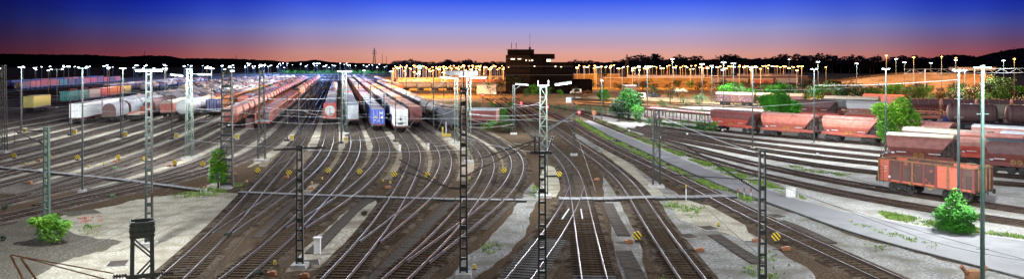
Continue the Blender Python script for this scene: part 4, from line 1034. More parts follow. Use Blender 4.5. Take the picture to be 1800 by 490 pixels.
insulator(r, (-.9, -.4, h - 5.9), (-.2, 0, h - 6.0)); part('pull_off', MB().tube((-3.8, -1.0, h - 4.7), (-.9, -.4, h - 5.9), .035, 5).tube((-3.8, -1.0, h - 4.1), (-.9, -.4, h - 5.9), .035, 5), M_dark, r)
part('pull_off', MB().tube((.2, 0, h - 5.2), (4.2, 1.2, h - 3.4), .035, 5), M_dark, r)
r, X, Y, h = ladder_mast(953, 512, 268, 'dark ladder mast at the bottom centre with brown insulators on its head', M_dgreen, .42, .26)
for k, x in enumerate((-.42, -.16, .30)): insulator(r, (x, -.1, h - .1), (x + (0 if k < 2 else .3), -.1, h + .95), 8, .08)
part('head_arm', MB().box(-.05, 0, h + .0, 1.3, .14, .14).tube((-.4, 0, h + .7), (-3.6, -.6, h - .3), .03, 5), M_dark, r)
part('lower_arm', MB().tube((.2, 0, h - 1.35), (.9, 0, h - 1.35), .05, 5), M_dark, r)
r, X, Y, h = ladder_mast(1340, 500, 266, 'ladder mast beside the right main track with a long black pull-off', M_dgreen, .40, .22)
part('pull_off', MB().tube((-.1, 0, h - 2.4), (-4.2, 1.5, h + .2), .045, 5).tube((-.1, 0, h - 2.4), (-3.6, .8, h - .2), .03, 5).tube((-.1, 0, h - 1.7), (-5.2, 1.0, h - 1.5), .03, 5), M_dark, r)
insulator(r, (-1.5, .5, h - 1.55), (-.7, .22, h - 2.0)); insulator(r, (-.9, 0, h - .12), (-.2, 0, h - .12))
r, X, Y, h = lattice_mast(1154, 329, 193, 'sturdy lattice mast between the right main track and the gravel', M_dgreen, .75, .6, .55)
r, X, Y, h = ladder_mast(1009, 273, 172, 'narrow dark mast between the main tracks with a signal box on top', M_dark, .34, .2)
part('relay_box', MB().box(-.75, 0, h - .3, .7, .5, .75).box(.1, 0, h + .05, 1.6, .12, .08), M_steel, r)
r, X, Y, h = lattice_mast(955, 346, 152, 'pale lattice mast between two bright tube lamps', M_lgreen, .85, .65, .60)
tube_lamp(r, 1.95, h + .25, 1.6, .14, power=14000, X=X, Y=Y)
part('insulator_yoke', MB().box(0, 0, h + .1, 1.1, .1, .1).tube((-.5, 0, h + .1), (-.5, 0, h + .6), .04, 4).tube((.5, 0, h + .1), (.5, 0, h + .6), .04, 4), M_steel, r)
part('cross_span_arm', MB().tube((.4, 0, h - 4.3), (4.2, 2.2, h - 2.2), .03, 6).tube((.4, 0, h - 4.0), (3.7, 2.0, h - 2.9), .025, 6), M_pole, r)
r, X, Y, h = lattice_mast(903, 236, 150, 'slim dark mast with a raised bright tube lamp, left of the pale mast', M_dgreen, .5, .4)
tube_lamp(r, 1.5, h + .15, 2.3, -.07, power=14000, arm_from=(0, 0, h - 1.0), X=X, Y=Y)
r, X, Y, h = lattice_mast(802, 252, 138, 'left of the two pale lattice masts under the tube lamps', M_lgreen, .55, .5, .5)
tube_lamp(r, -1.2, h + .1, 2.9, -.10, power=16000, arm_from=(-4.2, 0, h - 2.4), X=X, Y=Y)
r, X, Y, h = lattice_mast(824, 285, 134, 'right of the two pale lattice masts under the tube lamps', M_lgreen, .55, .5, .5)
tube_lamp(r, 1.3, h - .2, 2.0, 0, power=16000, arm_from=(3.4, 0, h - 2.6), X=X, Y=Y)
part('sign_panel', MB().box(-.9, -.35, h + .40, 4.2, .25, .60), M_dark, r); part('lamp_tube', MB().box(-.3, .1, h - .05, 1.9, .2, .12), M_tube, r)
r, X, Y, h = lattice_mast(606, 236, 126, 'lit lattice mast behind the thick dark pole in the middle', M_lgreen, .9, .6, .7)
part('lamp_bar', MB().box(0, 0, h + .1, 2.8, .3, .12), M_pole, r); part('lamp_glass', MB().box(0, 0, h, 2.5, .34, .09), M_lampw, r); point_light(X, Y - 5, h, 24000)
# the riveted tower right in front
X, Y, h = 0, 28.2, 7.25; X = (250 - 900) / F * Y
r = thing('riveted_mast_tower', 'square riveted steel mast head close to the camera at the bottom left', 'mast tower', (X, Y, 0), .45)
for sx_ in (-1, 1):
    for sy_ in (-1, 1):
        part('leg', MB().add([(sx_ * .41 + a * .07, sy_ * .41 + b * .07, 0) for a in (-1, 1) for b in (-1, 1)] + [(sx_ * .31 + a * .07, sy_ * .31 + b * .07, h) for a in (-1, 1) for b in (-1, 1)],
             [(0, 1, 3, 2), (4, 6, 7, 5), (0, 4, 5, 1), (1, 5, 7, 3), (3, 7, 6, 2), (2, 6, 4, 0)]), M_towr if 'M_towr' in globals() else mat('tower_paint', (.045, .055, .038), (.075, .085, .06), .7, scale=4, detail=6), r)
M_towr = MATS['tower_paint']
for s in (-1, 1):
    part('head_plate', MB().box(s * .385, 0, h - .30, .03, .80, .58), M_towr, r); part('head_plate', MB().box(0, s * .385, h - .30, .74, .03, .58), M_towr, r)
for s in (-1, 1):
    rv = MB()
    for x in (-.31, -.1, .1, .31):
        for z in (h - .12, h - .34, h - .52):
            if abs(x) > .2 or z > h - .4 and z < h - .2: rv.tube((x, s * .40, z), (x, s * .43, z), .032, 6); rv.tube((s * .40, x, z), (s * .43, x, z), .032, 6)
    part('rivet', rv, M_dark, r)
for k in range(8):
    z1 = h - .65 - k * .85; z0 = z1 - .75
    if z0 < .2: break
    for s in (-1, 1):
        part('brace', MB().tube((-.36, s * .36, z0 if k % 2 else z1), (.36, s * .36, z1 if k % 2 else z0), .038, 4), M_towr, r)
        part('brace', MB().tube((s * .36, -.36, z0 if k % 2 else z1), (s * .36, .36, z1 if k % 2 else z0), .038, 4), M_towr, r)
part('rail_beam', MB().box(0, -.43, h - 1.95, 1.05, .08, .16), M_towr, r)
insulator(r, (.55, -.43, h - 1.95), (1.05, -.5, h - 1.95), 6, .09)
insulator(r, (-.50, -.3, h - 1.9), (-.95, -.45, h - 1.85), 5, .08)
part('tensioning_bar', MB().tube((1.05, -.5, h - 1.95), (1.55, -.55, h - 1.8), .03, 5), M_steel, r)
r = thing('stay_frame', 'brown angled stay bars with long wires at the bottom left corner', 'stay', (0, 0, 0))
ax, ay = (18 - 900) / F * 26, 26; az_ = H - (447 - V0) * 26 / F
for q, (uu, vv) in enumerate(((50, 492), (78, 492))):
    part('stay_bar', MB().tube((ax + q * .35, ay, az_ - .1 * q), (ax + .75 + q * .5, ay - .3, az_ - 1.0), .035, 4), P_rust, r)
tx = X - .85; ty = 27.8
for q in (0, .18): part('stay_rod', MB().tube((ax + q * 2, ay, az_ - q * .4), (tx, ty, h - 1.85 - q * 1.6), .022, 5), P_rust, r)

# poles with yellow boxes along the heads of the sidings
for u, vb, vt, lab in ((36, 235, 150, 'first dark pole from the left with yellow box'), (124, 238, 168, 'dark pole with yellow box in front of the white boxes'), (212, 242, 140, 'dark pole with yellow box left of the tall ladder mast'),
                       (302, 245, 166, 'dark pole with yellow box left of the big white tank'), (409, 246, 146, 'dark pole with yellow box beside the broad twin-leg mast'), (505, 248, 168, 'dark pole with yellow box between the empty tracks'),
                       (600, 252, 147, 'thick dark pole with yellow foot in front of the red framed tank'), (695, 249, 172, 'dark pole between the blue and white containers'), (362, 216, 174, 'short dark pole beside the blue tank train container'),
                       (525, 238, 160, 'thin dark pole on the empty tracks'), (552, 200, 142, 'far thin pole on the empty tracks'), (543, 214, 150, 'middle thin pole on the empty tracks'), (651, 215, 150, 'dark pole rising from the blue box train'), (630, 196, 142, 'far dark pole in the container trains'),
                       (675, 222, 165, 'dark pole between blue and reefer trains'), (762, 235, 126, 'dark pole right of the sooty tank with a flat head'), (714, 200, 134, 'dark pole behind the brown train')):
    X, Y, h = where(u, vb, vt); thick = .15 if u == 600 else .1
    r = thing('line_pole', lab, 'pole', (X, Y, 0))
    part('shaft', MB().tube((0, 0, 0), (0, 0, h), thick, 8, r2=thick * .8), M_dark, r)
    part('footing', MB().box(0, 0, .15, .8, .8, .3), M_dark, r)
    part('bracket', MB().tube((0, 0, h - 1.2), (-1.3, 0, h - .3), .03, 4).tube((0, 0, h - 1.2), (1.3, 0, h - .3), .03, 4).tube((-1.3, 0, h - .3), (1.3, 0, h - .3), .02, 4), M_dark, r)
    if 'yellow' in lab:
        b = thing('switch_cabinet', 'yellow cabinet at the foot of the ' + lab.split(' with ')[0].replace('first ', 'left edge ') + (' at column %s' % '' if 0 else ''), 'cabinet', (X + .75, Y + .1, 0), 0, 'yellow cabinets at pole feet')
        b['label'] = 'yellow switch cabinet at the foot of the ' + lab.split(' with yellow')[0] + (' ' + lab.split(' with yellow ')[1][4:] if len(lab) < 62 and 'box ' in lab else '')
        part('box', MB().box(0, 0, .65, .55, .4, .75), M_yellow, b); part('plinth', MB().box(0, 0, .15, .62, .46, .26), M_conc, b); part('lid', MB().box(0, 0, 1.05, .6, .46, .05), M_whitep, b)

# yard lamps that can be told apart
yard_lamp(38, 232, 119, 'white lamp mast at the far left edge behind the dark lattice mast', 26000, 3)
yard_lamp(216, 236, 121, 'wide headed lamp mast left of the tall ladder mast', 22000, 4)
yard_lamp(100, 190, 122, 'short twin tube lamp before the far left boxes', 26000, 2, arm=1.6)
yard_lamp(290, 205, 121, 'lamp mast between the tall ladder mast and the pale lattice mast', 22000)
yard_lamp(372, 205, 121, 'lamp mast left of the broad twin-leg mast', 26000)
yard_lamp(408, 200, 125, 'lamp mast right of the broad twin-leg mast', 26000, 3)
yard_lamp(1323, 262, 119, 'thin lamp mast on white gravel below the dark roofed hopper', 12000)
yard_lamp(1431, 253, 122, 'thin lamp mast in front of the salmon hoppers', 12000)
yard_lamp(1557, 282, 122, 'lamp mast at the left end of the lit-topped hopper', 14000)
yard_lamp(1685, 397, 125, 'bright lamp mast rising from the right shrub in front of the gondola', 17000, 3, rad=.13)
yard_lamp(1727, 522, 119, 'tall green lamp mast at the right edge of the foreground', 12000, 1, rad=.13, m=M_green)
yard_lamp(1387, 213, 105, 'lamp mast beside the big green tree without lit lamps', 1, 1, light=False, m=M_dark)
yard_lamp(1182, 176, 104, 'tall white lamp mast with an orange lamp above the bushes', 40000)
yard_lamp(1272, 197, 110, 'lamp mast left end of the graffiti vans', 30000)
yard_lamp(1289, 186, 112, 'lamp mast behind the first graffiti van', 30000)
yard_lamp(1234, 192, 113, 'lamp mast on the gravel left of the graffiti vans', 30000)
yard_lamp(1251, 182, 116, 'lamp mast at the green bush left of the vans', 30000)
yard_lamp(1138, 214, 118, 'lamp mast at the left end of the car carrier', 22000)
yard_lamp(1123, 172, 118, 'lamp mast above the willow', 30000)
yard_lamp(1058, 212, 142, 'low lamp mast in front of the round green tree', 9000, 1)
yard_lamp(1051, 160, 118, 'lamp mast right of the control tower', 5000)
yard_lamp(1438, 175, 109, 'lamp mast above the tree belt with two bright heads', 36000)
yard_lamp(1506, 168, 112, 'lamp mast at the left end of the orange embankment', 36000, 3)
yard_lamp(1575, 166, 104, 'white lamp mast before the orange embankment', 4000)
yard_lamp(1590, 168, 110, 'smaller white lamp mast before the orange embankment', 4000)
yard_lamp(1636, 160, 111, 'thin white lamp mast in the middle of the orange embankment', 4000)
yard_lamp(1680, 165, 106, 'white lamp mast beside the brightest orange lamp', 4000)
yard_lamp(1696, 180, 124, 'lamp mast behind the bright foreground lamp', 22000)
yard_lamp(1764, 170, 107, 'white lamp mast in front of the wooded hill', 36000)
yard_lamp(640, 165, 124, 'lamp mast over the container trains', 30000)
yard_lamp(688, 178, 126, 'lamp mast right of the blue box train', 30000)
yard_lamp(780, 175, 128, 'thin lamp mast by the sandy yard', 26000)
yard_lamp(735, 182, 130, 'lamp mast behind the sooty train', 26000)
for u, vb, vt, lab in ((1558, 190, 98, 'tall orange lamp at the left of the embankment'), (1606, 182, 101, 'orange twin lamp over the embankment'), (1655, 180, 100, 'brightest star-like orange lamp'), (1724 - 44, 178, 102, 'orange lamp beside the white lamp mast'),
                       (1409, 172, 117, 'orange lamp on the tree belt'), (1452, 170, 118, 'orange lamp right of the tree belt lamp'), (1783, 190, 104, 'orange pole at the right edge of the hill'), (870, 178, 164, 'small orange street lamp by the tower trees'),
                       (1322, 190, 118, 'orange lamp above the thin lamp mast'), (1350, 165, 120, 'orange lamp behind the second graffiti van'), (1182, 168, 109, 'orange lamp on the tall white mast')):
    yard_lamp(u, vb, vt, lab, 6000 if u == 870 else 60000, 1, sodium=True, m=M_pole, steps=False)
# added lamp masts behind the camera, out of view, to light the foreground
for x, y, p in ((-34, 18, 18000), (4, 8, 1500), (42, 24, 22000)):
    r = thing('lamp_mast', 'added unseen fill lamp mast behind the photographer %s' % ('left' if x < 0 else 'right' if x > 10 else 'middle'), 'lamp mast', (x, y - 12, 0))
    part('pole', MB().tube((0, 0, 0), (0, 0, 17), .13, 8), M_pole, r); hd = link('lamp_head', HEAD, r, (0, 0, 17.1)); link('lamp_glass', GLASS, hd)
    point_light(x, y - 12.6, 16.8, p, (.95, .95, .90), .5)

# distant lamps, each a mast and a head
FARP = MB().tube((0, 0, 0), (0, 0, 1), .07, 4, caps=False).mesh('pole', M_pole)
FARS = MB().tube((0, 0, 0), (0, 0, 1), .10, 4, caps=False).mesh('pole', P_cream); FHW = MB().box(0, 0, 0, 1.5, .5, .26).mesh('lamp_head', M_lampf); FHO = MB().box(0, 0, 0, 1.2, .5, .30).mesh('lamp_head', M_lampo)
rd = random.Random(5)
def far_lamp(X, Y, h, sodium, label, group, k=1.0):
    r = thing('lamp_post', label, 'lamp post', (X, Y, 0), 0, group)
    p = link('pole', FARS if sodium else FARP, r); p.scale = (1 + Y / 700, 1 + Y / 700, h)
    hd = link('lamp_head', FHO if sodium else FHW, r, (0, 0, h)); s = (.42 + Y / 1500) * k * (1.25 if sodium else 1) * rd.choice((.6, .8, 1, 1, 1.5)); hd.scale = (s, s, s)
n1 = 0
for row in range(9):
    Y = 260 + row * 70
    for k in range(9):
        X = siding(-50 - 22 * k, Y)[0] + rd.uniform(-6, 6); u = 900 + F * X / Y
        if -5 < u < 470: far_lamp(X, Y + rd.uniform(-20, 20), rd.uniform(10, 11.8), False, 'slender white lamp over left sidings, %s row back, %s from the trains' % (ORD[row], ORD[k]), 'white lamps over the left sidings')
for k in range(60):
    Y = rd.uniform(520, 1300); u = rd.uniform(430, 690); far_lamp((u - 900) / F * Y, Y, rd.uniform(8.5, 13.5), False, 'distant white lamp at the far end of the yard', 'white lamps at the far end', .9)
for k in range(82):
    Y = rd.uniform(330, 900); u = 690 + 198 * k / 82 + rd.uniform(-2, 2); far_lamp((u - 900) / F * Y, Y, rd.uniform(8.5, 11), True, 'distant orange lamp left of the control tower', 'orange lamps left of the tower')
for k in range(94):
    Y = rd.uniform(360, 800); u = 1012 + 400 * k / 94 + rd.uniform(-3, 3); far_lamp((u - 900) / F * Y, Y, rd.uniform(9.5, 11.5), rd.random() < .82, 'distant lamp right of the control tower', 'orange lamps right of the tower')
for x, y, p in [(-80 - .25 * Y, Y, 70000) for Y in (290, 370, 460)] + [(-35 - .23 * Y, Y, 60000) for Y in (300, 400, 520)] + [(10 - .227 * Y, Y, 60000) for Y in (230, 320, 430, 560)]:
    point_light(x, y, 12, p, (.80, .90, 1.0), .6)
for Y in (620, 760, 900, 1050):
    for u in (480, 560, 640): point_light((u - 900) / F * Y, Y, 14, 900000, (.22, .40, 1.0), 1)
for Y in (300, 400, 520, 680):
    for u in (700, 745, 790) + ((835,) if Y > 410 else ()): point_light((u - 900) / F * Y, Y, 13, 260000 * (Y / 400), (1, .37, .06), 1)
for Y in (400, 500, 640):
    for u in (1040, 1110, 1180, 1260, 1350): point_light((u - 900) / F * Y, Y, 13, 120000 * (Y / 400), (1, .37, .06), 1)
for u in (1480, 1560, 1640, 1720, 1790): point_light((u - 900) / F * 318, 318, 15, 95000, (1, .33, .04), 1)
for u in (1040, 1100, 1160, 1230): point_light((u - 900) / F * 255, 255, 8, 30000, (1, .37, .06), .6)

# the strong green light on its mast
r = thing('signal_lamp', 'brilliant green signal lamp on a mast above the far sidings', 'signal lamp', ((738 - 900) / F * 420, 420, 0))
part('pole', MB().tube((0, 0, 0), (0, 0, 11), .14, 6), M_pole, r); part('lens', MB().box(0, -.2, 11.2, 1.8, .4, 1.3), M_greenl, r)
point_light((738 - 900) / F * 420, 417, 11.2, 60000, (.1, 1, .55), .5)
for u, v, Yd, lab in ((962, 188, 190, 'red signal light right of the pale mast'), (916, 181, 235, 'red signal light far up the main tracks'), (849, 167, 250, 'red signal on the dark post by the bushes'), (1018, 197, 175, 'red signal light on the white frame by the road'), (700, 148, 400, 'red light on the far brown train')):
    X = (u - 900) / F * Yd; z = H - (v - V0) * Yd / F
    r = thing('track_signal', lab, 'signal', (X, Yd, 0)); part('post', MB().tube((0, 0, 0), (0, 0, z), .08, 6), M_dark, r)
    part('hood', MB().box(0, .1, z, .7, .3, .9), M_dark, r); part('lens', MB().tube((0, -.08, z), (0, -.16, z), .26, 10), M_redl, r)
    point_light(X, Yd - .6, z, 900, (1, .05, .05), .2)
X, Y = G(1044, 211); r = thing('track_signal', 'orange headed signal at the start of the service road', 'signal', (X, Y, 0)); part('post', MB().tube((0, 0, 0), (0, 0, 1.3), .07, 6), M_steel, r); part('head', MB().box(0, 0, 1.7, .75, .4, .9), M_orange, r)

# wires
def wire(p, q, sag=.35, rad=.018, m=None, label='', group='overhead wires'):
    mb = MB(); n = 8; P = [tuple(p[i] + (q[i] - p[i]) * k / n - (sag * 4 * (k / n) * (1 - k / n) if i == 2 else 0) for i in range(3)) for k in range(n + 1)]
    for a, b in zip(P, P[1:]): mb.tube(a, b, rad, 4, caps=False)
    o = link('overhead_wire', mb.mesh('overhead_wire', m or M_wire)); tag(o, label, 'wire', group); return o
def at(u, v, Y): return ((u - 900) / F * Y, Y, H - (v - V0) * Y / F)
spans = [((0, 163, 175), (250, 172, 150)), ((0, 190, 130), (262, 178, 128)), ((0, 170, 190), (333, 158, 150)), ((82, 208, 110), (262, 205, 105)), ((145, 195, 120), (399, 190, 115)), ((262, 180, 128), (460, 178, 128)),
         ((262, 196, 118), (600, 190, 130)), ((333, 190, 115), (600, 207, 125)), ((399, 172, 130), (605, 172, 145)), ((460, 196, 128), (695, 200, 135)), ((600, 180, 135), (802, 185, 130)), ((600, 203, 130), (815, 208, 120)),
         ((695, 190, 138), (824, 186, 130)), ((802, 187, 130), (903, 189, 135)), ((824, 208, 118), (955, 208, 112)), ((824, 190, 125), (1009, 186, 130)), ((815, 240, 80), (953, 268, 62)), ((955, 208, 112), (1009, 212, 112)), ((600, 244, 100), (815, 250, 85)),
         ((527, 262, 70), (815, 262, 72)), ((333, 245, 95), (527, 258, 75)), ((1009, 190, 135), (1154, 200, 120)), ((1154, 200, 95), (1340, 272, 60)), ((1154, 196, 100), (1557, 170, 120)), ((1323, 158, 125), (1557, 150, 115)), ((1431, 150, 130), (1685, 140, 90)), ((36, 150, 180), (333, 140, 160)), ((0, 158, 220), (409, 150, 180))]
rs = random.Random(21); tops = [(333, 100), (399, 105), (460, 95), (527, 78), (600, 110), (695, 120), (762, 118), (802, 118), (824, 100), (903, 125), (955, 105), (1009, 108)]
for k in range(26):
    i = rs.randrange(len(tops) - 2); a, b = tops[i], tops[i + rs.choice((1, 2))]; v = rs.uniform(172, 262) if i > 3 else rs.uniform(160, 235)
    spans.append(((a[0], v, a[1]), (b[0], v + rs.uniform(-16, 16), b[1])))
for k, (a, b) in enumerate(spans):
    wire(at(*a), at(*b), .25, .010 + .00012 * (a[2] + b[2]) / 2, M_wlit if k % 3 else M_wire, 'thin %s cross-span wire, %s' % ('pale' if k % 3 else 'grey', 'over the ' + ('left sidings' if a[0] < 330 else 'central fan' if a[0] < 800 else 'right tracks') + (' high among the masts' if a[1] < 185 else ' at wagon roof level' if a[1] < 215 else ' low over the tracks')), 'cross-span wires')
WN = dict(A0='upper branch of the left', A1='leftmost central', A2='second central', T4='third central', T5='fourth central', T6='fifth central', T7='sixth central', T8='seventh central', T10='bottom centre', T11='curved right of centre', T12='right main', B1='carrier train', P8='red hopper train', P6='orange container train', P4='salmon van train')
for key in ('A0', 'A1', 'A2', 'T4', 'T5', 'T6', 'T7', 'T8', 'T10', 'T11', 'T12', 'B1', 'P8', 'P6', 'P4'):
    P = [p for p in TRACKS[key] if 40 < p[1] < 260]; P = P[::14]
    if P[-1][1] < P[0][1]: P = P[::-1]
    mb = MB()
    for a, b in zip(P, P[1:]): mb.tube((a[0], a[1], 5.6), (b[0], b[1], 5.6), .012 + a[1] * .00006, 3, caps=False)
    o = link('contact_wire', mb.mesh('contact_wire', M_dark)); tag(o, 'dark contact wire above the %s electrified fan track' % WN[key], 'wire', 'contact wires')
for k, (a, b) in enumerate([((60, 452, 27), (262, 372, 50)), ((100, 450, 28), (420, 330, 70)), ((210, 440, 34), (400, 345, 62)), ((380, 480, 40), (560, 240, 95)), ((1395, 338, 60), (1800, 455, 36)), ((1180, 250, 80), (1612, 415, 44)), ((1613, 416, 44), (1800, 457, 38)), ((1206, 330, 60), (1340, 452, 45)), ((527, 262, 58), (815, 300, 55)), ((600, 288, 62), (815, 240, 60))]):
    wire(at(*a), at(*b), .12, .012, M_dark, ['dark sagging wire from the stay bars to the tower', 'dark wire over the pale gravel lot', 'lower dark wire over the pale gravel lot', 'thin dark wire over the switches', 'long dark wire over the service road', 'dark wire beside the service road', 'dark wire ending at the right edge', 'dark wire running down to the right ladder mast', 'dark wire from the tee arm mast', 'dark wire over the curved tracks'][k])

# ------------------------------------------------------------------ foliage
def crown_mesh(name, m, n, lobes, leaf, seed, flat=0.0):
    rn = random.Random(seed); mb = MB()
    tot = sum(l[3] ** 2 for l in lobes)
    for cx, cy, cz, rx, rz in lobes:
        for k in range(int(n * rx * rx / tot)):
            while True:
                a, b, c = rn.uniform(-1, 1), rn.uniform(-1, 1), rn.uniform(-1, 1); d = a * a + b * b + c * c
                if .12 < d < 1: break
            q = 1 + .28 * rn.random() * (1 if rn.random() < .2 else 0)
            x, y, z = cx + a * rx * q, cy + b * rx * q, cz + c * rz * q
            s = leaf * rn.uniform(.6, 1.3); t = rn.uniform(0, 2 * pi); ph = rn.uniform(-.9, .9)
            ux, uy, uz = cos(t) * s, sin(t) * s, sin(ph) * s * .7
            t2 = t + pi / 2; wx, wy, wz = cos(t2) * s * .55 * cos(ph), sin(t2) * s * .55 * cos(ph), s * .5 * cos(ph * 2)
            v = [(x - ux, y - uy, z - uz), (x + wx, y + wy, z + wz), (x + ux, y + uy, z + uz), (x - wx, y - wy, z - wz)]
            mb.add(v, [(0, 1, 2, 3)])
    return mb.mesh('crown', m)
def trunk_mesh(h, r0, seed, limbs=6, spread=.35):
    rn = random.Random(seed); mb = MB(); mb.tube((0, 0, -.05), (0, 0, h * .55), r0, 7, r2=r0 * .6).tube((0, 0, h * .55), (rn.uniform(-.1, .1) * h, 0, h * .9), r0 * .6, 6, r2=r0 * .15)
    for k in range(limbs):
        t = 2 * pi * k / limbs + rn.uniform(-.4, .4); z = h * rn.uniform(.15, .6); l = h * spread * rn.uniform(.7, 1.2)
        mb.tube((0, 0, z), (cos(t) * l, sin(t) * l, z + l * rn.uniform(.5, 1.1)), r0 * .35, 5, r2=r0 * .08)
    return mb.mesh('trunk', M_trunk)
CM = {}
def lobes_of(kind, seed):
    rn = random.Random(seed)
    if kind == 'round': L = [(0, 0, .58, .30, .30)] + [(cos(t) * rn.uniform(.15, .30), sin(t) * rn.uniform(.15, .30), rn.uniform(.35, .85), rn.uniform(.12, .2), rn.uniform(.10, .17)) for t in [k * .9 for k in range(9)]]
    elif kind == 'shrub': L = [(0, 0, .40, .34, .34)] + [(cos(t) * rn.uniform(.12, .36), sin(t) * rn.uniform(.12, .36), rn.uniform(.18, .82), rn.uniform(.11, .2), rn.uniform(.10, .18)) for t in [k * .7 for k in range(11)]]
    elif kind == 'slim': L = [(0, 0, .25 + .13 * k, .17 - .012 * k, .12) for k in range(6)] + [(rn.uniform(-.12, .12), rn.uniform(-.1, .1), rn.uniform(.2, .8), .08, .1) for _ in range(6)]
    elif kind == 'cone': L = [(0, 0, .14, .34, .13), (0, 0, .30, .35, .16), (.03, 0, .48, .27, .16), (0, .02, .66, .18, .15), (0, 0, .82, .11, .14)] + [(cos(t) * .27, sin(t) * .27, rn.uniform(.10, .5), .13, .10) for t in [k * .8 for k in range(8)]]
    elif kind == 'willow': L = [(0, 0, .7, .22, .25)] + [(cos(t) * .28, sin(t) * .28, rn.uniform(.3, .6), .12, .28) for t in [k * .8 for k in range(8)]]
    elif kind == 'spire': L = [(0, 0, .2 + .14 * k, .24 - .036 * k, .11) for k in range(6)]
    else: L = [(rn.uniform(-.6, .6), rn.uniform(-.3, .3), rn.uniform(.2, .6), rn.uniform(.2, .32), rn.uniform(.22, .36)) for _ in range(7)]
    return L
def nth(k):
    return ORD[k] if k < len(ORD) else ['forty', 'fifty', 'sixty', 'seventy'][(k + 1) // 10 - 4] + ('-' + ORD[(k + 1) % 10 - 1] if (k + 1) % 10 else 'th place')
LEAFN = ['bright green', 'mid green', 'dark green', 'yellow-green', 'orange-lit', 'pale green', 'black']
def tree(u, vb, vt, kind, leaf, label, wide=1.0, n=1500, seed=1, group=None, Y=None, name=None, lsize=.028, cat=None):
    if Y: X = (u - 900) / F * Y; h = H - (vt - V0) * Y / F
    else: X, Y, h = where(u, vb, vt)
    key = (kind, leaf, n, seed % 4, lsize)
    if key not in CM: CM[key] = (crown_mesh('crown', M_leaf[leaf], n, lobes_of(kind, seed % 4 + 3), lsize, seed % 4), trunk_mesh(1, .03 if kind != 'shrub' else .014, seed % 4))
    r = thing(name or ('shrub' if kind in ('shrub', 'bush') else 'tree'), label, cat or ('shrub' if kind in ('shrub', 'bush') else 'tree'), (X, Y, 0), seed * 1.3, group)
    c = link('crown', CM[key][0], r); c.scale = (h * wide, h * wide, h * 1.0); t = link('trunk', CM[key][1], r); t.scale = (h, h, h)
    return r
tree(90, 429, 368, 'shrub', 3, 'bushy fresh green shrub on the gravel lot at the lower left', 1.25, 5200, 1, lsize=.026)
tree(1680, 408, 326, 'cone', 0, 'bushy green shrub between the service road and the gondola', 1.15, 6000, 2, lsize=.024)
tree(384, 331, 262, 'slim', 3, 'slender bright green tree beside the broad twin-leg mast', 1.5, 3000, 3, lsize=.03)
tree(1572, 264, 161, 'shrub', 3, 'bushy yellow-green tree in the gap between the salmon hoppers', .84, 7000, 1, lsize=.025, name='tree', cat='tree')
tree(1598, 255, 188, 'shrub', 0, 'smaller green bush at the right side of the yellow-green tree', .8, 2500, 2)
tree(1372, 232, 151, 'shrub', 0, 'big vivid green tree in front of the graffiti vans', 1.1, 6000, 5)
tree(1340, 225, 192, 'shrub', 0, 'low green bush left below the big vivid green tree', 1.0, 1500, 6)
tree(1435, 243, 212, 'shrub', 5, 'small green bush between the two salmon hoppers', 1.0, 1500, 7)
tree(1104, 212, 152, 'willow', 1, 'dark drooping willow beside the service road', 1.1, 4200, 1)
tree(1088, 214, 170, 'shrub', 2, 'dark bush left of the willow', .9, 2200, 2)
tree(1122, 215, 181, 'shrub', 0, 'bright green bush right of the willow', .9, 2200, 3)
tree(1060, 187, 153, 'round', 0, 'round green tree before the orange car park', 1.0, 2600, 6)
tree(1166, 203, 172, 'shrub', 5, 'pale thin bush behind the car carrier', .9, 1200, 3); tree(1185, 203, 185, 'shrub', 0, 'small bright bush behind the car carrier', .9, 1200, 4)
tree(1235, 208, 188, 'shrub', 0, 'small bush above the middle of the car carrier', .8, 1200, 2)
tree(1230, 187, 162, 'shrub', 5, 'light green bush left of the graffiti vans', 1.2, 1800, 1); tree(1205, 187, 170, 'shrub', 1, 'low bush left of the light green bush', 1.3, 1200, 2)
for k in range(9): tree(1140 + k * 14, 224 + k * 1.2, 203 + k * .8, 'shrub', k % 2, 'green bush seen through the empty car carrier, %s from the left' % nth(k), 1.3, 900, k, 'bushes behind the car carrier')
for k in range(15): tree(957 + k * 9, 192 + k * .9, 178 + k * .3 + (k % 3), 'bush', (1, 0, 5)[k % 3], 'low %s hedge bush left of the willow, %s from the left' % (LEAFN[(1, 0, 5)[k % 3]], nth(k)), .9, 600, k, 'hedge bushes beside the main tracks')
for k in range(11): tree(836 + k * 6, 196 + (k % 5) * 9, 176 + (k % 5) * 8, 'shrub', (1, 0, 0)[k % 3], 'green bush beside the dark red van, %s from the left' % nth(k), 1.3, 700, k, 'bushes beside the dark red van')
tree(885, 215, 186, 'shrub', 0, 'bright green bush right of the dark red van', .8, 1500, 2); tree(895, 234, 205, 'shrub', 2, 'dark green bush at the foot of the dark mast', 1.0, 1800, 3)
for k, (u, vb, vt, lf, kd) in enumerate([(905, 165, 125, 2, 'round'), (880, 168, 135, 2, 'round'), (862, 166, 140, 1, 'shrub'), (940, 170, 145, 0, 'shrub'), (962, 172, 150, 1, 'shrub'), (985, 172, 155, 0, 'shrub'), (925, 172, 152, 1, 'shrub'),
                                         (1032, 178, 155, 4, 'shrub'), (1020, 176, 158, 4, 'shrub'), (1058, 150, 118, 2, 'round'), (1010, 172, 150, 2, 'shrub'), (1090, 160, 147, 2, 'shrub'), (1130, 162, 140, 4, 'round'), (1150, 172, 150, 2, 'shrub'), (1178, 182, 150, 2, 'round'), (1196, 182, 158, 4, 'round')]):
    tree(u, vb, vt, kd, lf, '%s %s below the tower block, %s in the row' % (LEAFN[lf], 'tree' if kd == 'round' else 'bush', nth(k)), 1.0, 900, k, 'planting below the control tower')
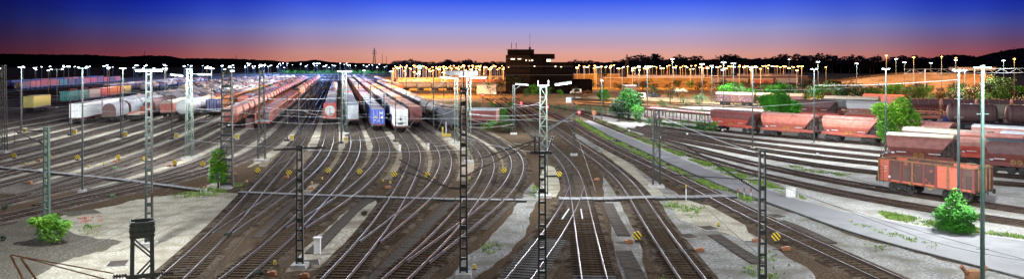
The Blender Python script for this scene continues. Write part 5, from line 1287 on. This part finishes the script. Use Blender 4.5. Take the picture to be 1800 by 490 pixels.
# belt of trees behind the right yard
rt = random.Random(3)
for k in range(64):
    u = 1262 + k * 9.2 + rt.uniform(-4, 4); vb = 184 + rt.uniform(-7, 3) - (4 if u < 1350 else 0); vt = 141 + rt.uniform(-4, 16) + (6 if u > 1500 else 0)
    lf = rt.choice((2, 1, 1, 0, 0, 5)) if k % 7 else 4
    tree(u, vb, vt, rt.choice(('round', 'shrub', 'shrub')), lf, '%s tree, %s from the left in the belt behind the right hand wagons' % (LEAFN[lf], nth(k)), rt.uniform(.9, 1.4), 1000, k, 'tree belt behind the right hand wagons', lsize=.034)
for u, vt, lf, lab in ((1277, 145, 0, 'vivid green tree above the left graffiti van'), (1320, 153, 0, 'small vivid green tree above the gap between the vans'), (1386, 147, 1, 'green tree above the second graffiti van'), (1345, 146, 4, 'orange lit tree above the second graffiti van'),
                        (1482, 152, 5, 'pale green tree above the white topped hopper'), (1570, 145, 1, 'tall green tree left of the embankment'), (1762, 130, 5, 'tall light green tree at the right edge'), (1740, 140, 2, 'dark tree left of the tall light green tree'), (1795, 148, 0, 'bright green tree cut by the right edge')):
    tree(u, 182, vt, 'round', lf, lab, 1.1, 1800, int(u) % 4, lsize=.03)
for k in range(22):
    tree(1022 + k * 19 + rt.uniform(-5, 5), 158 + rt.uniform(-6, 4), 141 + rt.uniform(-4, 5), 'shrub', (4, 2, 1, 4)[k % 4], '%s bush before the orange yard right of the tower, %s from the left' % (LEAFN[(4, 2, 1, 4)[k % 4]], nth(k)), 1.3, 500, k, 'bushes before the orange yard', lsize=.05)
for k in range(14):
    tree(1485 + k * 19 + rt.uniform(-5, 5), 168 + rt.uniform(-3, 4), 148 + rt.uniform(-5, 5), 'round', (4, 2, 1)[k % 3], '%s tree at the foot of the embankment, %s from the left' % (LEAFN[(4, 2, 1)[k % 3]], nth(k)), 1.1, 700, k, 'trees at the foot of the embankment', lsize=.04)
# far skyline trees
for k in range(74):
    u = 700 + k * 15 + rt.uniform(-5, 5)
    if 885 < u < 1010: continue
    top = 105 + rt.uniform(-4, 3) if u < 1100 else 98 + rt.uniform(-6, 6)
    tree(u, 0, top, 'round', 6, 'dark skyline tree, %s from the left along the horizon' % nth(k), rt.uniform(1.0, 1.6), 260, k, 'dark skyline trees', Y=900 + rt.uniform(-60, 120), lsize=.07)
# green lit bank at the far end
mbk = MB()
for k in range(26):
    u = 500 + k * 7; tree(u, 131, 122 + rt.uniform(-1, 2), 'bush', 0 if k % 2 else 1, 'green bush on the far bank, %s from the left' % nth(k), 1.2, 220, k, 'bushes on the far bank', lsize=.06)

# grass tufts
def grass(name, polys, dens, hgt, m, label, seed=2):
    rn = random.Random(seed); mb = MB()
    for poly in polys:
        P = [G(*p) for p in poly]; xs = [p[0] for p in P]; ys = [p[1] for p in P]
        area = abs(sum(P[i][0] * P[(i + 1) % len(P)][1] - P[(i + 1) % len(P)][0] * P[i][1] for i in range(len(P)))) / 2
        n = int(min(9000, area * dens)); c = 0; tries = 0
        while c < n and tries < n * 30:
            tries += 1; x, y = rn.uniform(min(xs), max(xs)), rn.uniform(min(ys), max(ys)); ins = False; j = len(P) - 1
            for i in range(len(P)):
                if (P[i][1] > y) != (P[j][1] > y) and x < (P[j][0] - P[i][0]) * (y - P[i][1]) / (P[j][1] - P[i][1]) + P[i][0]: ins = not ins
                j = i
            if not ins or sin(x * .9 + 2 * sin(y * .55)) + rn.uniform(-1, 1) * .9 < -.1: continue
            c += 1
            for _ in range(7):
                t = rn.uniform(0, 2 * pi); h = hgt * rn.uniform(.3, 1.0); w = .018 + y * .0004; dx, dy = rn.uniform(-.22, .22), rn.uniform(-.22, .22)
                a = (x + dx, y + dy); mb.add([(a[0] - cos(t) * w, a[1] - sin(t) * w, .01), (a[0] + cos(t) * w, a[1] + sin(t) * w, .01), (a[0] + rn.uniform(-.12, .12), a[1] + rn.uniform(-.12, .12), h)], [(0, 1, 2)])
    return stuff(name, mb, m, label)
M_grass = leafmat('grass_blades', (.05, .13, .012), (.26, .38, .05), 1.2)
grass('roadside_grass', [[(1005, 207), (1021, 212), (1069, 240), (1125, 266), (1200, 302), (1290, 338), (1330, 352), (1320, 356), (1250, 332), (1170, 296), (1100, 262), (1040, 232)],
                         [(1040, 211), (1060, 219), (1125, 247), (1200, 276), (1260, 300), (1343, 330), (1420, 352), (1400, 340), (1300, 302), (1215, 272), (1130, 240), (1066, 214)]], 14, .25, M_grass, 'yellow-green grass strips along both sides of the service road')
grass('verge_grass', [[(1600, 392), (1640, 399), (1712, 408), (1830, 424), (1830, 416), (1712, 400), (1640, 388), (1590, 380)], [(1545, 372), (1590, 377), (1640, 390), (1600, 393), (1560, 384)]], 22, .24, M_grass, 'bright grass at the foot of the right shrub', 4)
grass('weeds', [[(300, 345), (350, 330), (420, 322), (440, 335), (410, 345), (340, 350)], [(930, 335), (940, 320), (946, 340), (936, 350)], [(845, 425), (880, 420), (885, 450), (850, 450)], [(1170, 350), (1240, 360), (1220, 385), (1170, 370)], [(1180, 470), (1250, 480), (1240, 500), (1150, 500)],
                [(1350, 440), (1400, 470), (1360, 500), (1300, 480)], [(1520, 428), (1560, 432), (1545, 446)], [(1440, 375), (1580, 410), (1650, 430), (1640, 438), (1560, 414)], [(1385, 290), (1500, 305), (1480, 310), (1390, 297)], [(150, 395), (180, 398), (175, 415), (140, 410)]], 5, .2, M_grass, 'scattered weeds growing in the gravel', 5)
# low red plants on the gravel lot
grass('red_weeds', [[(140, 383), (160, 381), (163, 388), (145, 390)], [(168, 380), (180, 381), (178, 389)], [(195, 373), (206, 372), (205, 378)]], 18, .12, P_salmon, 'small reddish weeds on the pale gravel lot', 6)

# ------------------------------------------------------------------ hills, skyline, tower block
def ridge(name, pts, Y, depth, m, seed, rough=1.0, label=None):
    rn = random.Random(seed); mb = MB(); P = []
    for (u0, v0), (u1, v1) in zip(pts, pts[1:]):
        n = max(2, int((u1 - u0) / 3.2))
        for k in range(n): t = k / n; P.append((u0 + (u1 - u0) * t, v0 + (v1 - v0) * t + rn.uniform(-.7, .7) * rough))
    P.append(pts[-1]); n = len(P)
    for u, v in P:
        z = H - (v - V0) * Y / F; X = (u - 900) / F * Y
        mb.v += [(X, Y - depth, 0), (X, Y - depth * .45, z * .55), (X, Y, z), (X, Y + depth, 0)]
    for k in range(n - 1):
        for j in range(3): mb.f.append([4 * k + j, 4 * k + 4 + j, 4 * k + 5 + j, 4 * k + 1 + j]); mb.m.append(0); mb.sm.append(False)
    return structure(name, mb, m)
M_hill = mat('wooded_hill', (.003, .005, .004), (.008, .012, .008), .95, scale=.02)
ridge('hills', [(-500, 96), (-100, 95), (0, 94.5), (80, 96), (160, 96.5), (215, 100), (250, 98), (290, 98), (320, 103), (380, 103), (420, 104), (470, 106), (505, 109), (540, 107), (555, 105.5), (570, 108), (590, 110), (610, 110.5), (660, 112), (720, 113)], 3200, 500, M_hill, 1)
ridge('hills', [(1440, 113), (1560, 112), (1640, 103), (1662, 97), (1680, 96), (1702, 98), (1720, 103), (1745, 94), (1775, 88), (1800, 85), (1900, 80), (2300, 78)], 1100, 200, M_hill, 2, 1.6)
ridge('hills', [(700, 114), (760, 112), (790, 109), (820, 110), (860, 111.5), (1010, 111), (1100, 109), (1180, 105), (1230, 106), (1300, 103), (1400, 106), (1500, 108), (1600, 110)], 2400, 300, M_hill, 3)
for k in range(26):
    u = 1640 + k * 7.5; base = [(1640, 103), (1662, 98), (1702, 99), (1720, 104), (1745, 95), (1775, 89), (1850, 84)]
    vv = next((a[1] + (b[1] - a[1]) * (u - a[0]) / (b[0] - a[0]) for a, b in zip(base, base[1:]) if a[0] <= u <= b[0]), 86)
    tree(u, 0, vv - rt.uniform(1, 6), 'spire' if k % 3 else 'round', 6, 'dark tree on the wooded hill at the right, %s from its left foot' % nth(k), .9, 260, k, 'trees on the right hill', Y=1000, lsize=.06)
# control tower block
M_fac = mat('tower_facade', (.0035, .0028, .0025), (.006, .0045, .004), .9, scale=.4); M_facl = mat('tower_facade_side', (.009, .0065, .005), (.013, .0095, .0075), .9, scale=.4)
M_win = mat('dark_window', (.006, .005, .006), None, .9); M_winl = mat('lit_window', (1, .9, .7), emit=(1, .86, .62), power=1.6); M_strip2 = mat('floor_line', (.05, .04, .035), None, .6)
Yb = 330; sc = Yb / F
X0 = (889 - 900) * sc
r = thing('control_tower_block', 'dark stepped control building with aerials in front of the sunset', 'building', (X0, Yb, 0))
def bx(u0, u1, v0, v1, d0=0, dep=14): 
    xa, xb = (u0 - 889) * sc, (u1 - 889) * sc; za, zb = H - (v1 - V0) * sc, H - (v0 - V0) * sc
    return MB().box((xa + xb) / 2, d0 + dep / 2, (za + zb) / 2, xb - xa, dep, zb - za)
vg = V0 + F * H / Yb
part('main_block', bx(889, 956, 97, vg, 0, 20), M_fac, r); part('side_wall', bx(889, 932, 97.2, vg, -.25, .2), M_facl, r)
part('top_storey', bx(892, 939, 87, 97, 1, 16), M_fac, r); part('control_room', bx(938, 975, 95, 104, -1, 14), M_fac, r)
part('recess', bx(956, 968, 104, 110, .6, 11), M_fac, r); part('low_wing', bx(956, 1007, 109.5, vg, .3, 18), M_fac, r); part('entrance_wing', bx(1000, 1042, 140, vg, 2, 12), M_fac, r)
for k, v in enumerate((103.6, 116.8, 132)): part('floor_line', bx(889, 956 if k < 1 else 1007, v - .25, v + .25, -.5, .2), M_strip2, r)
for (u0, u1, v0, v1) in ((898, 905, 103, 105), (910, 916, 103.2, 104.6), (924, 926, 105.4, 107.6), (930, 931.3, 106, 108), (933.5, 937, 105.5, 107.5), (961, 968, 104.4, 108.6), (938, 941, 116, 117.2), (975, 978, 116, 118), (985, 988, 117, 118.4), (893, 895, 118, 119)):
    part('lit_window', bx(u0, u1, v0, v1, -.55 if u0 < 956 else .2, .15), M_winl, r)
for j in range(3):
    for k in range(9):
        if j == 0 and k < 1: continue
        part('window', bx(891 + k * 7.2, 896 + k * 7.2, 108 + j * 9.5, 112 + j * 9.5, -.4, .12), M_win, r)
for k in range(6): part('window', bx(960 + k * 7.6, 965.5 + k * 7.6, 122, 126, .15, .12), M_win, r)
an = thing('aerial_mast', 'tall thin aerial on the roof of the control building', 'aerial', ((932 - 900) * sc, Yb + 6, H + 25 * sc)); part('rod', MB().tube((0, 0, 0), (0, 0, 7.6), .09, 5, r2=.04).tube((-.4, 0, 5.4), (.4, 0, 5.4), .04, 4).tube((0, 0, 0), (0, 0, 1.2), .5, 8), M_dark, an)
for u, lab in ((899, 'left of the two short antenna posts on the roof'), (907.5, 'right of the two short antenna posts on the roof')):
    a2 = thing('antenna_post', lab, 'antenna', ((u - 900) * sc, Yb + 5, H + 25 * sc)); part('panel', MB().tube((0, 0, .6), (0, 0, 2.9), .16, 6), M_dark, a2); part('stem', MB().tube((0, 0, 0), (0, 0, .6), .06, 5), M_dark, a2)
part('roof_railing', MB().box(2.6, .9, H + 25.8 * sc - 0, 5.2, .05, .05).box(.4, .9, H + 25.3 * sc, .05, .05, .5).box(2, .9, H + 25.3 * sc, .05, .05, .5).box(4, .9, H + 25.3 * sc, .05, .05, .5), M_dark, r)
# embankment and walls under the orange lamps
M_emb = mat('embankment', (.07, .055, .03), (.27, .20, .12), .9, scale=.35, detail=11, c3=(.12, .09, .05), contrast=(.3, .7), stretch=(.4, 1, 2.5))
mb = MB(); P = []
for k in range(41):
    t = k / 40; u = 1468 + 262 * t; top = 143 - 16 * sin(min(1, t * 1.5) * pi / 2) + (12 * max(0, t - .55) ** 1.3); Y = 340
    P.append(((u - 900) / F * Y, Y, H - (top - V0) * Y / F))
for x, y, z in P: mb.v += [(x, y - 14, 0), (x, y - 9, z * .55), (x, y - 6, z), (x, y + 8, z + .1), (x, y + 20, 0)]
for k in range(40):
    for j in range(4): mb.f.append([5 * k + j, 5 * k + 5 + j, 5 * k + 6 + j, 5 * k + 1 + j]); mb.m.append(0); mb.sm.append(False)
structure('embankment', mb, M_emb)
br = thing('steel_footbridge', 'long low steel truss footbridge above the orange embankment', 'footbridge', (0, 0, 0))
for v, q in ((121, .10), (128.5, .14)):
    for ua, ub in ((1590, 1800),): part('chord', MB().tube(at(ua, v + 1, 300), at(ub, v - .5, 300), q, 4), M_steel, br)
for k in range(16): part('web_member', MB().tube(at(1592 + k * 13, 121 if k % 2 else 128.5, 300), at(1605 + k * 13, 128.5 if k % 2 else 121, 300), .07, 4), M_steel, br)
for u, v, w_ in ((1606, 178, 0), (1713, 178, 0), (1626, 178, 0)): part('pier', MB().tube(at(u, v, 300), at(u, 121, 300), .16, 5), M_steel, br)
# long low sheds and walls in the orange light
for k, (u0, u1, v0, v1, Y, m, lab) in enumerate([(1062, 1250, 137, 150, 420, M_emb, 'long low sand coloured wall under the orange lamps'), (1010, 1090, 131, 139, 520, M_emb, 'sand coloured bank right of the tower'), (1105, 1240, 133, 137, 500, P_lgrey, 'long pale shed behind the sand coloured wall'),
                                              (1250, 1420, 134, 145, 470, P_brown2, 'long dim shed behind the tree belt'), (1300, 1400, 131, 136, 600, P_grey, 'distant grey shed right of the tower'), (700, 790, 137, 143, 560, P_cream, 'long pale shed far behind the sandy yard'),
                                              (790, 885, 134, 142, 600, P_tan, 'long tan shed left of the tower'), (838, 872, 150, 156, 330, P_lgrey, 'low pale roof behind the bushes'), (1098, 1118, 151, 162, 290, P_brown, 'small brown hut by the car park'), (1682, 1750, 119.5, 124, 330, P_dgrey, 'raised pale signal gantry box on the right')]):
    X0, X1 = (u0 - 900) / F * Y, (u1 - 900) / F * Y; zt = H - (v0 - V0) * Y / F; zb = max(0, H - (v1 - V0) * Y / F) if k == 9 else 0
    r = thing('shed' if 'shed' in lab or 'roof' in lab or 'hut' in lab else 'retaining_wall' if k < 9 else 'gantry_box', lab, 'shed' if 'shed' in lab or 'hut' in lab else 'wall' if k < 9 else 'gantry', ((X0 + X1) / 2, Y, zb))
    part('wall', MB().box(0, 3, (zt - zb) / 2, X1 - X0, 6, zt - zb), m, r); part('coping', MB().box(0, 3, zt - zb + .12, X1 - X0 + .5, 6.5, .22), P_dgrey if k == 9 else P_grey, r)
    if 'shed' in lab:
        for j in range(8): part('door', MB().box(-(X1 - X0) / 2 + (j + .5) * (X1 - X0) / 8, -.05, (zt - zb) * .4, (X1 - X0) / 18, .1, (zt - zb) * .7), P_dgrey, r)
    if k == 9: part('post', MB().box(-(X1 - X0) / 3, 3, -3.5, .5, .5, 7), M_steel, r); part('post', MB().box((X1 - X0) / 3, 3, -3.5, .5, .5, 7), M_steel, r)
# pylons
def pylon(u, vt, vb, Y, label, w=.12):
    X = (u - 900) / F * Y; h = H - (vt - V0) * Y / F; r = thing('power_pylon', label, 'pylon', (X, Y, 0)); q = Y * .00022 + .05
    def half(z): return h * w * (1 - z / h) ** 1.3 + .35
    for a in (-1, 1):
        for b in (-1, 1):
            mb = MB(); 
            for k in range(6):
                z0, z1 = h * k / 6, h * (k + 1) / 6; mb.tube((a * half(z0), b * half(z0), z0), (a * half(z1), b * half(z1), z1), q, 4, caps=False)
            part('leg', mb, M_dark, r)
    mb = MB()
    for k in range(12):
        z0, z1 = h * k / 12, h * (k + 1) / 12; mb.tube((-half(z0), -half(z0), z0), (half(z1), -half(z1), z1), q * .6, 3, caps=False).tube((half(z0), -half(z0), z0), (-half(z1), -half(z1), z1), q * .6, 3, caps=False)
    part('lacing', mb, M_dark, r)
    for z, l in ((.78, .12), (.88, .10)): part('cross_arm', MB().tube((-h * l, 0, h * z), (h * l, 0, h * z), q, 4).tube((-h * l, 0, h * z), (0, 0, h * (z + .05)), q * .6, 3).tube((h * l, 0, h * z), (0, 0, h * (z + .05)), q * .6, 3), M_dark, r)
    part('top_horn', MB().tube((0, 0, h * .95), (-h * .04, 0, h * 1.04), q, 3).tube((0, 0, h * .95), (h * .04, 0, h * 1.04), q, 3), M_dark, r)
pylon(1102, 97, 150, 620, 'lattice power pylon right of the control tower'); pylon(658, 86, 120, 1300, 'lattice power pylon on the skyline left of centre', .09)
for u, vt, lab in ((672, 94, 'thin mast right of the skyline pylon'), (254, 90, 'thin transmitter on the left hill'), (415, 97, 'short transmitter on the left hill'), (679, 98, 'faint thin mast beside the skyline pylon')):
    Y = 1400 if u > 600 else 3190; X = (u - 900) / F * Y; r = thing('transmitter_mast', lab, 'mast', (X, Y, 0)); part('rod', MB().tube((0, 0, 0), (0, 0, H - (vt - V0) * Y / F), .0006 * Y, 4, r2=.0002 * Y), M_dark, r)

# ------------------------------------------------------------------ vehicles in the orange car park
def car(u, v, m, label, rz=0, van=False):
    X, Y = G(u, v); r = thing('parked_car' if not van else 'parked_van', label, 'van' if van else 'car', (X, Y, 0), rz)
    L, hh = (4.2, 1.4) if not van else (4.9, 2.1)
    prof = [(-L / 2, .3), (-L / 2, .75), (-L / 2 + .15, .9), (-L * .24, .95), (-L * .10, hh), (L * .28, hh), (L / 2 - .1, .95), (L / 2, .6), (L / 2, .3)] if not van else [(-L / 2, .3), (-L / 2, .9), (-L * .36, 1.1), (-L * .26, hh), (L / 2 - .1, hh), (L / 2, .9), (L / 2, .3)]
    part('body', MB().prism(prof, -.85, .85), m, r)
    part('window_band', MB().prism([(-L * .20, .98), (-L * .09, hh - .12), (L * .27, hh - .12), (L * .40, .98)], -.87, .87), M_win, r)
    for a in (-1, 1):
        for b in (-1, 1): part('wheel', MB().tube((a * L * .31, b * .70, .32), (a * L * .31, b * .88, .32), .32, 12), M_black, r)
    return r
car(1123, 173, P_white, 'white van parked under the orange lamps', 0, True); car(1094, 168, P_sooty, 'dark car parked left of the white van'); car(1148, 170, P_navy, 'dark car parked right of the white van'); car(1152, 171, P_sooty, 'second dark car right of the white van', .3)
car(1012, 165, P_white, 'white van near the foot of the tower', 0, True)
for u, lab in ((1190, 'left of two pale conical tents in the orange light'), (1201, 'right of two pale conical tents in the orange light')):
    X, Y = G(u, 171); r = thing('market_parasol', lab, 'parasol', (X, Y, 0)); part('canopy', MB().tube((0, 0, 2.3), (0, 0, 3.6), 2.0, 8, r2=.15), P_cream, r); part('pole', MB().tube((0, 0, 0), (0, 0, 3.6), .06, 6), M_dark, r)

# ------------------------------------------------------------------ small lineside things
def stripes():
    m = D.materials.new('hazard_stripes'); m.use_nodes = True; t = m.node_tree; b = t.nodes['Principled BSDF']; b.inputs['Roughness'].default_value = .6
    tcn = t.nodes.new('ShaderNodeTexCoord'); mp = t.nodes.new('ShaderNodeMapping'); mp.inputs['Rotation'].default_value = (0, radians(40), 0)
    w = t.nodes.new('ShaderNodeTexWave'); w.bands_direction = 'X'; w.inputs['Scale'].default_value = 1.15; r = t.nodes.new('ShaderNodeValToRGB'); r.color_ramp.interpolation = 'CONSTANT'
    r.color_ramp.elements[0].color = (.012, .012, .01, 1); r.color_ramp.elements[1].color = (.85, .62, .04, 1); r.color_ramp.elements[1].position = .5
    t.links.new(tcn.outputs['Object'], mp.inputs[0]); t.links.new(mp.outputs[0], w.inputs[0]); t.links.new(w.outputs['Fac'], r.inputs[0]); t.links.new(r.outputs[0], b.inputs['Base Color']); return m
M_haz = stripes()
PD = MB().tube((0, -.08, .62), (0, .08, .62), .40, 14).mesh('striped_disc', M_haz); PB = MB().box(0, 0, .12, .5, .35, .24).mesh('base', M_dark); PSt = MB().box(0, 0, .22, .1, .1, .2).mesh('stem', M_dark)
pi_ = [(25, 279), (87, 281), (136, 282), (208, 282), (255, 284), (307, 292), (356, 294), (453, 306), (508, 310), (577, 306), (632, 308), (693, 313), (751, 314), (886, 306), (983, 313), (1120, 425), (1364, 427), (411, 250), (983, 306)]
near_ = ['at the far left track', 'left of the pale green ladder mast', 'right of the pale green ladder mast', 'left of the tall ladder mast', 'behind the tall ladder mast', 'right of the tall ladder mast', 'left of the slender tree', 'left of the tee arm mast', 'at the tee arm mast', 'right of the tee arm mast',
         'above the left part of the crossing', 'over the middle of the crossing', 'left of the dark crossing mast', 'right of the dark crossing mast', 'at the foot of the pale lattice mast', 'beside the orange point machine at the bottom', 'beside the right main track', 'at the carrier train', 'above the forked tracks']
for (u, v), lab in list(zip(pi_, near_))[:17]:
    X, Y = G(u, v); r = thing('point_indicator', 'black and yellow striped disc ' + lab, 'indicator', (X, Y, 0), rd.uniform(-.15, .15), 'striped point indicators')
    link('striped_disc', PD, r); link('base', PB, r); link('stem', PSt, r); r.scale = (.8, .8, .78)
PM = MB().box(0, 0, .22, .95, .5, .34).mesh('machine_case', M_orange); PMl = MB().box(.12, 0, .44, .5, .42, .12).mesh('lid', M_orange); PMr = MB().box(-1.0, 0, .15, 1.1, .06, .06).mesh('rod', M_dark)
for (u, v), lab in zip([(69, 284), (203, 285), (298, 293), (52, 323), (411, 308), (503, 313), (546, 333), (682, 331), (825, 309), (1049, 317), (1105, 427), (1330, 425), (1230, 442), (478, 484), (535, 488), (1382, 440)],
                       ['near the left edge', 'left of the tall ladder mast', 'right of the tall ladder mast', 'on the pale strip at the left', 'by the broad mast foot', 'at the tee arm mast', 'above the crossing left', 'above the crossing middle', 'at the dark crossing mast', 'left of the forked track', 'beside the striped disc at the bottom',
                        'at the right ladder mast', 'in the cinders right of the main track', 'at the bottom edge left of the tee mast', 'at the bottom edge by the tee mast', 'beside the right main track rail']):
    X, Y = G(u, v); r = thing('point_machine', 'orange point machine ' + lab, 'point machine', (X, Y, 0), rd.uniform(-.3, .3), 'orange point machines'); r.scale = (.6, .6, .62); link('machine_case', PM, r); link('lid', PMl, r); link('rod', PMr, r)
YL = MB().tube((0, 0, .1), (0, 0, .55), .24, 10, r2=.20).mesh('lantern', M_yellow); YB = MB().box(0, 0, .06, .5, .5, .12).mesh('base', M_dark)
for (u, v), lab in zip([(45, 290), (60, 289), (156, 294), (183, 290), (548, 324), (566, 316), (673, 320), (686, 323), (707, 313), (764, 315), (845, 304), (825, 316), (810, 317), (483, 466), (1263, 397), (834, 473), (434, 321)],
                       ['left of two at the left edge', 'right of two at the left edge', 'left of the striped disc pair', 'right of the thin lamp mast', 'left of the crossing', 'left of the crossing higher up', 'middle left of the crossing', 'middle of the crossing', 'right of the middle disc', 'right of the fifth disc', 'upper right of the dark crossing mast', 'right of the dark crossing mast', 'left of the dark crossing mast', 'beside the tee arm mast foot', 'on the pale gravel right of the main track', 'at the foot of the dark crossing mast', 'on the grass by the broad mast']):
    X, Y = G(u, v); r = thing('point_lantern', 'small yellow lantern ' + lab, 'lantern', (X, Y, 0), 0, 'small yellow lanterns'); r.scale = (.5, .5, .6); link('lantern', YL, r); link('base', YB, r)
for u, v, w_, h_, m, lab in ((558, 447, .42, 1.05, P_white, 'white upright cabinet beside the tee arm mast'), (1390, 347, .75, .85, P_white, 'white box with pale lid on the verge of the service road'), (440, 226, 1.5, 1.9, P_brown, 'dark brown cabinet before the car carrier train'),
                             (128, 217, 1.0, 1.1, P_grey, 'grey cabinet at the foot of the pole before the white boxes'), (372, 315, .6, .5, P_grey, 'small grey cabinet by the slender tree'), (1668, 218, 1.9, 1.7, P_blue, 'blue grey cabinet with stickers left of the big brown tank'), (753, 264, .25, .95, P_white, 'white marker post between the curved tracks'), (703, 268, .22, 1.0, P_white, 'white marker post left of the curved tracks')):
    X, Y = G(u, v); r = thing('cabinet', lab, 'cabinet', (X, Y, 0), 0)
    part('case', MB().box(0, 0, h_ / 2 + .08, w_, w_ * .7, h_), m, r); part('plinth', MB().box(0, 0, .05, w_ + .1, w_ * .7 + .1, .1), M_conc, r); part('cap', MB().box(0, 0, h_ + .11, w_ + .12, w_ * .7 + .12, .07), P_cream if u == 1390 else m, r); part('door_leaf', MB().box(0, -w_ * .35 - .01, h_ / 2 + .08, w_ * .84, .02, h_ * .86), m, r)
# small things standing on the gravel
for (u, v), lab in zip([(398, 413), (455, 478), (8, 364), (640, 375), (5, 418)], ['in the middle of the left switch', 'between the left tracks at the bottom', 'on the track at the left edge', 'on the duct beside the pale strip', 'at the left edge of the cinders']):
    tree(u, v + 5, v - 6, 'shrub', 2, 'small round dark bush ' + lab, 1.3, 700, int(u) % 4, lsize=.06)
for (u, v), lab in zip([(202, 296), (198, 345)], ['on the ballast left of the tall ladder mast', 'between the switch rails']): tree(u, v + 3, v - 5, 'shrub', 5, 'small pale green bush ' + lab, 1.5, 700, 2, lsize=.06)
for (u, v), lab in zip([(353, 341), (362, 340), (1206, 352), (1297, 348), (1308, 347), (1320, 347)], ['left of two by the footpath', 'right of two by the footpath', 'with a yellow top by the crossing end', 'first of three striped by the crossing', 'second of three striped by the crossing', 'third of three striped by the crossing']):
    X, Y, h = where(u, v, v - 28 if u == 1206 else v - 17); r = thing('marker_post', 'thin marker post ' + lab, 'post', (X, Y, 0)); part('shaft', MB().tube((0, 0, 0), (0, 0, h), .045, 6), M_steel if u < 1200 or u > 1290 else M_whitep, r); part('top_plate', MB().box(0, 0, h - .2, .12, .1, .4), M_yellow if u == 1206 else P_dred, r)
X, Y = G(382, 333); r = thing('notice_stand', 'two-legged grey notice stand in front of the slender tree', 'stand', (X, Y, 0))
for s in (-1, 1): part('leg', MB().box(s * .25, 0, .9, .06, .06, 1.8), M_steel, r)
for z in (1.1, 1.6): part('plate', MB().box(0, -.04, z, .6, .04, .28), P_dgrey, r)
X, Y = G(782, 240); r = thing('buffer_lamp_stand', 'white and yellow stand beside the sooty train', 'stand', (X, Y, 0)); part('foot', MB().box(.3, 0, .25, 1.6, .5, .5), M_yellow, r); part('upright', MB().box(-.4, 0, 1.1, .3, .3, 1.3), M_yellow, r); part('arm', MB().box(.2, 0, 1.3, .12, .12, 2.6), M_whitep, r)
for (u, v), lab in zip([(1160, 246), (1208, 240), (1106, 234), (1437, 277), (1270, 233)], ['at the bright gravel behind the sturdy lattice mast', 'in pale gravel below the dark roofed hopper', 'by the ladder tracks', 'in the right ladder tracks', 'white under the hopper']):
    X, Y = G(u, v); r = thing('dwarf_signal', 'small dwarf signal ' + lab, 'signal', (X, Y, 0)); r.scale = (.6, .6, .6); part('post', MB().box(0, 0, .35, .12, .12, .7), M_dark, r); part('head', MB().box(0, 0, .85, .5, .3, .5), P_white, r); part('base', MB().box(.1, 0, .05, .8, .5, .1), P_cream, r)
# covers let into the gravel
for (u, v), lab in zip([(207, 463), (1245, 401), (1210, 415), (1365, 380), (545, 462)], ['on the pale lot left of the tower', 'right of the main track', 'below the yellow lantern', 'by the service road', 'by the tee arm mast']):
    X, Y = G(u, v); r = thing('cover_plate', 'flat square cover plate ' + lab, 'cover', (X, Y, 0), .3); part('plate', MB().box(0, 0, .045, 1.1, 1.3, .05), M_duct, r); part('rim', MB().box(0, 0, .03, 1.25, 1.45, .04), M_conc, r)
X, Y = G(1430 + 285 - 5, 496); X, Y = G(1710, 492); r = thing('rusty_scrap', 'lump of rusty scrap iron at the bottom right edge', 'scrap', (X, Y, 0)); part('lump', MB().box(0, 0, .3, .7, .5, .6), P_rust, r); part('claw', MB().tube((.3, 0, .4), (.9, .1, .75), .14, 6).tube((-.3, 0, .4), (-.7, 0, .85), .13, 6), P_rust, r)
# stretcher bars of the fork at the bottom centre
for (a, b), lab in zip([((1000, 376), (988, 394)), ((1021, 376), (1024, 394))], ['left check rail of the fork', 'right check rail of the fork']):
    A, B = G(*a), G(*b); o = link('check_rail', MB().tube((A[0], A[1], .45), (B[0], B[1], .45), .06, 4).mesh('check_rail', M_steel)); tag(o, 'bright ' + lab, 'rail')
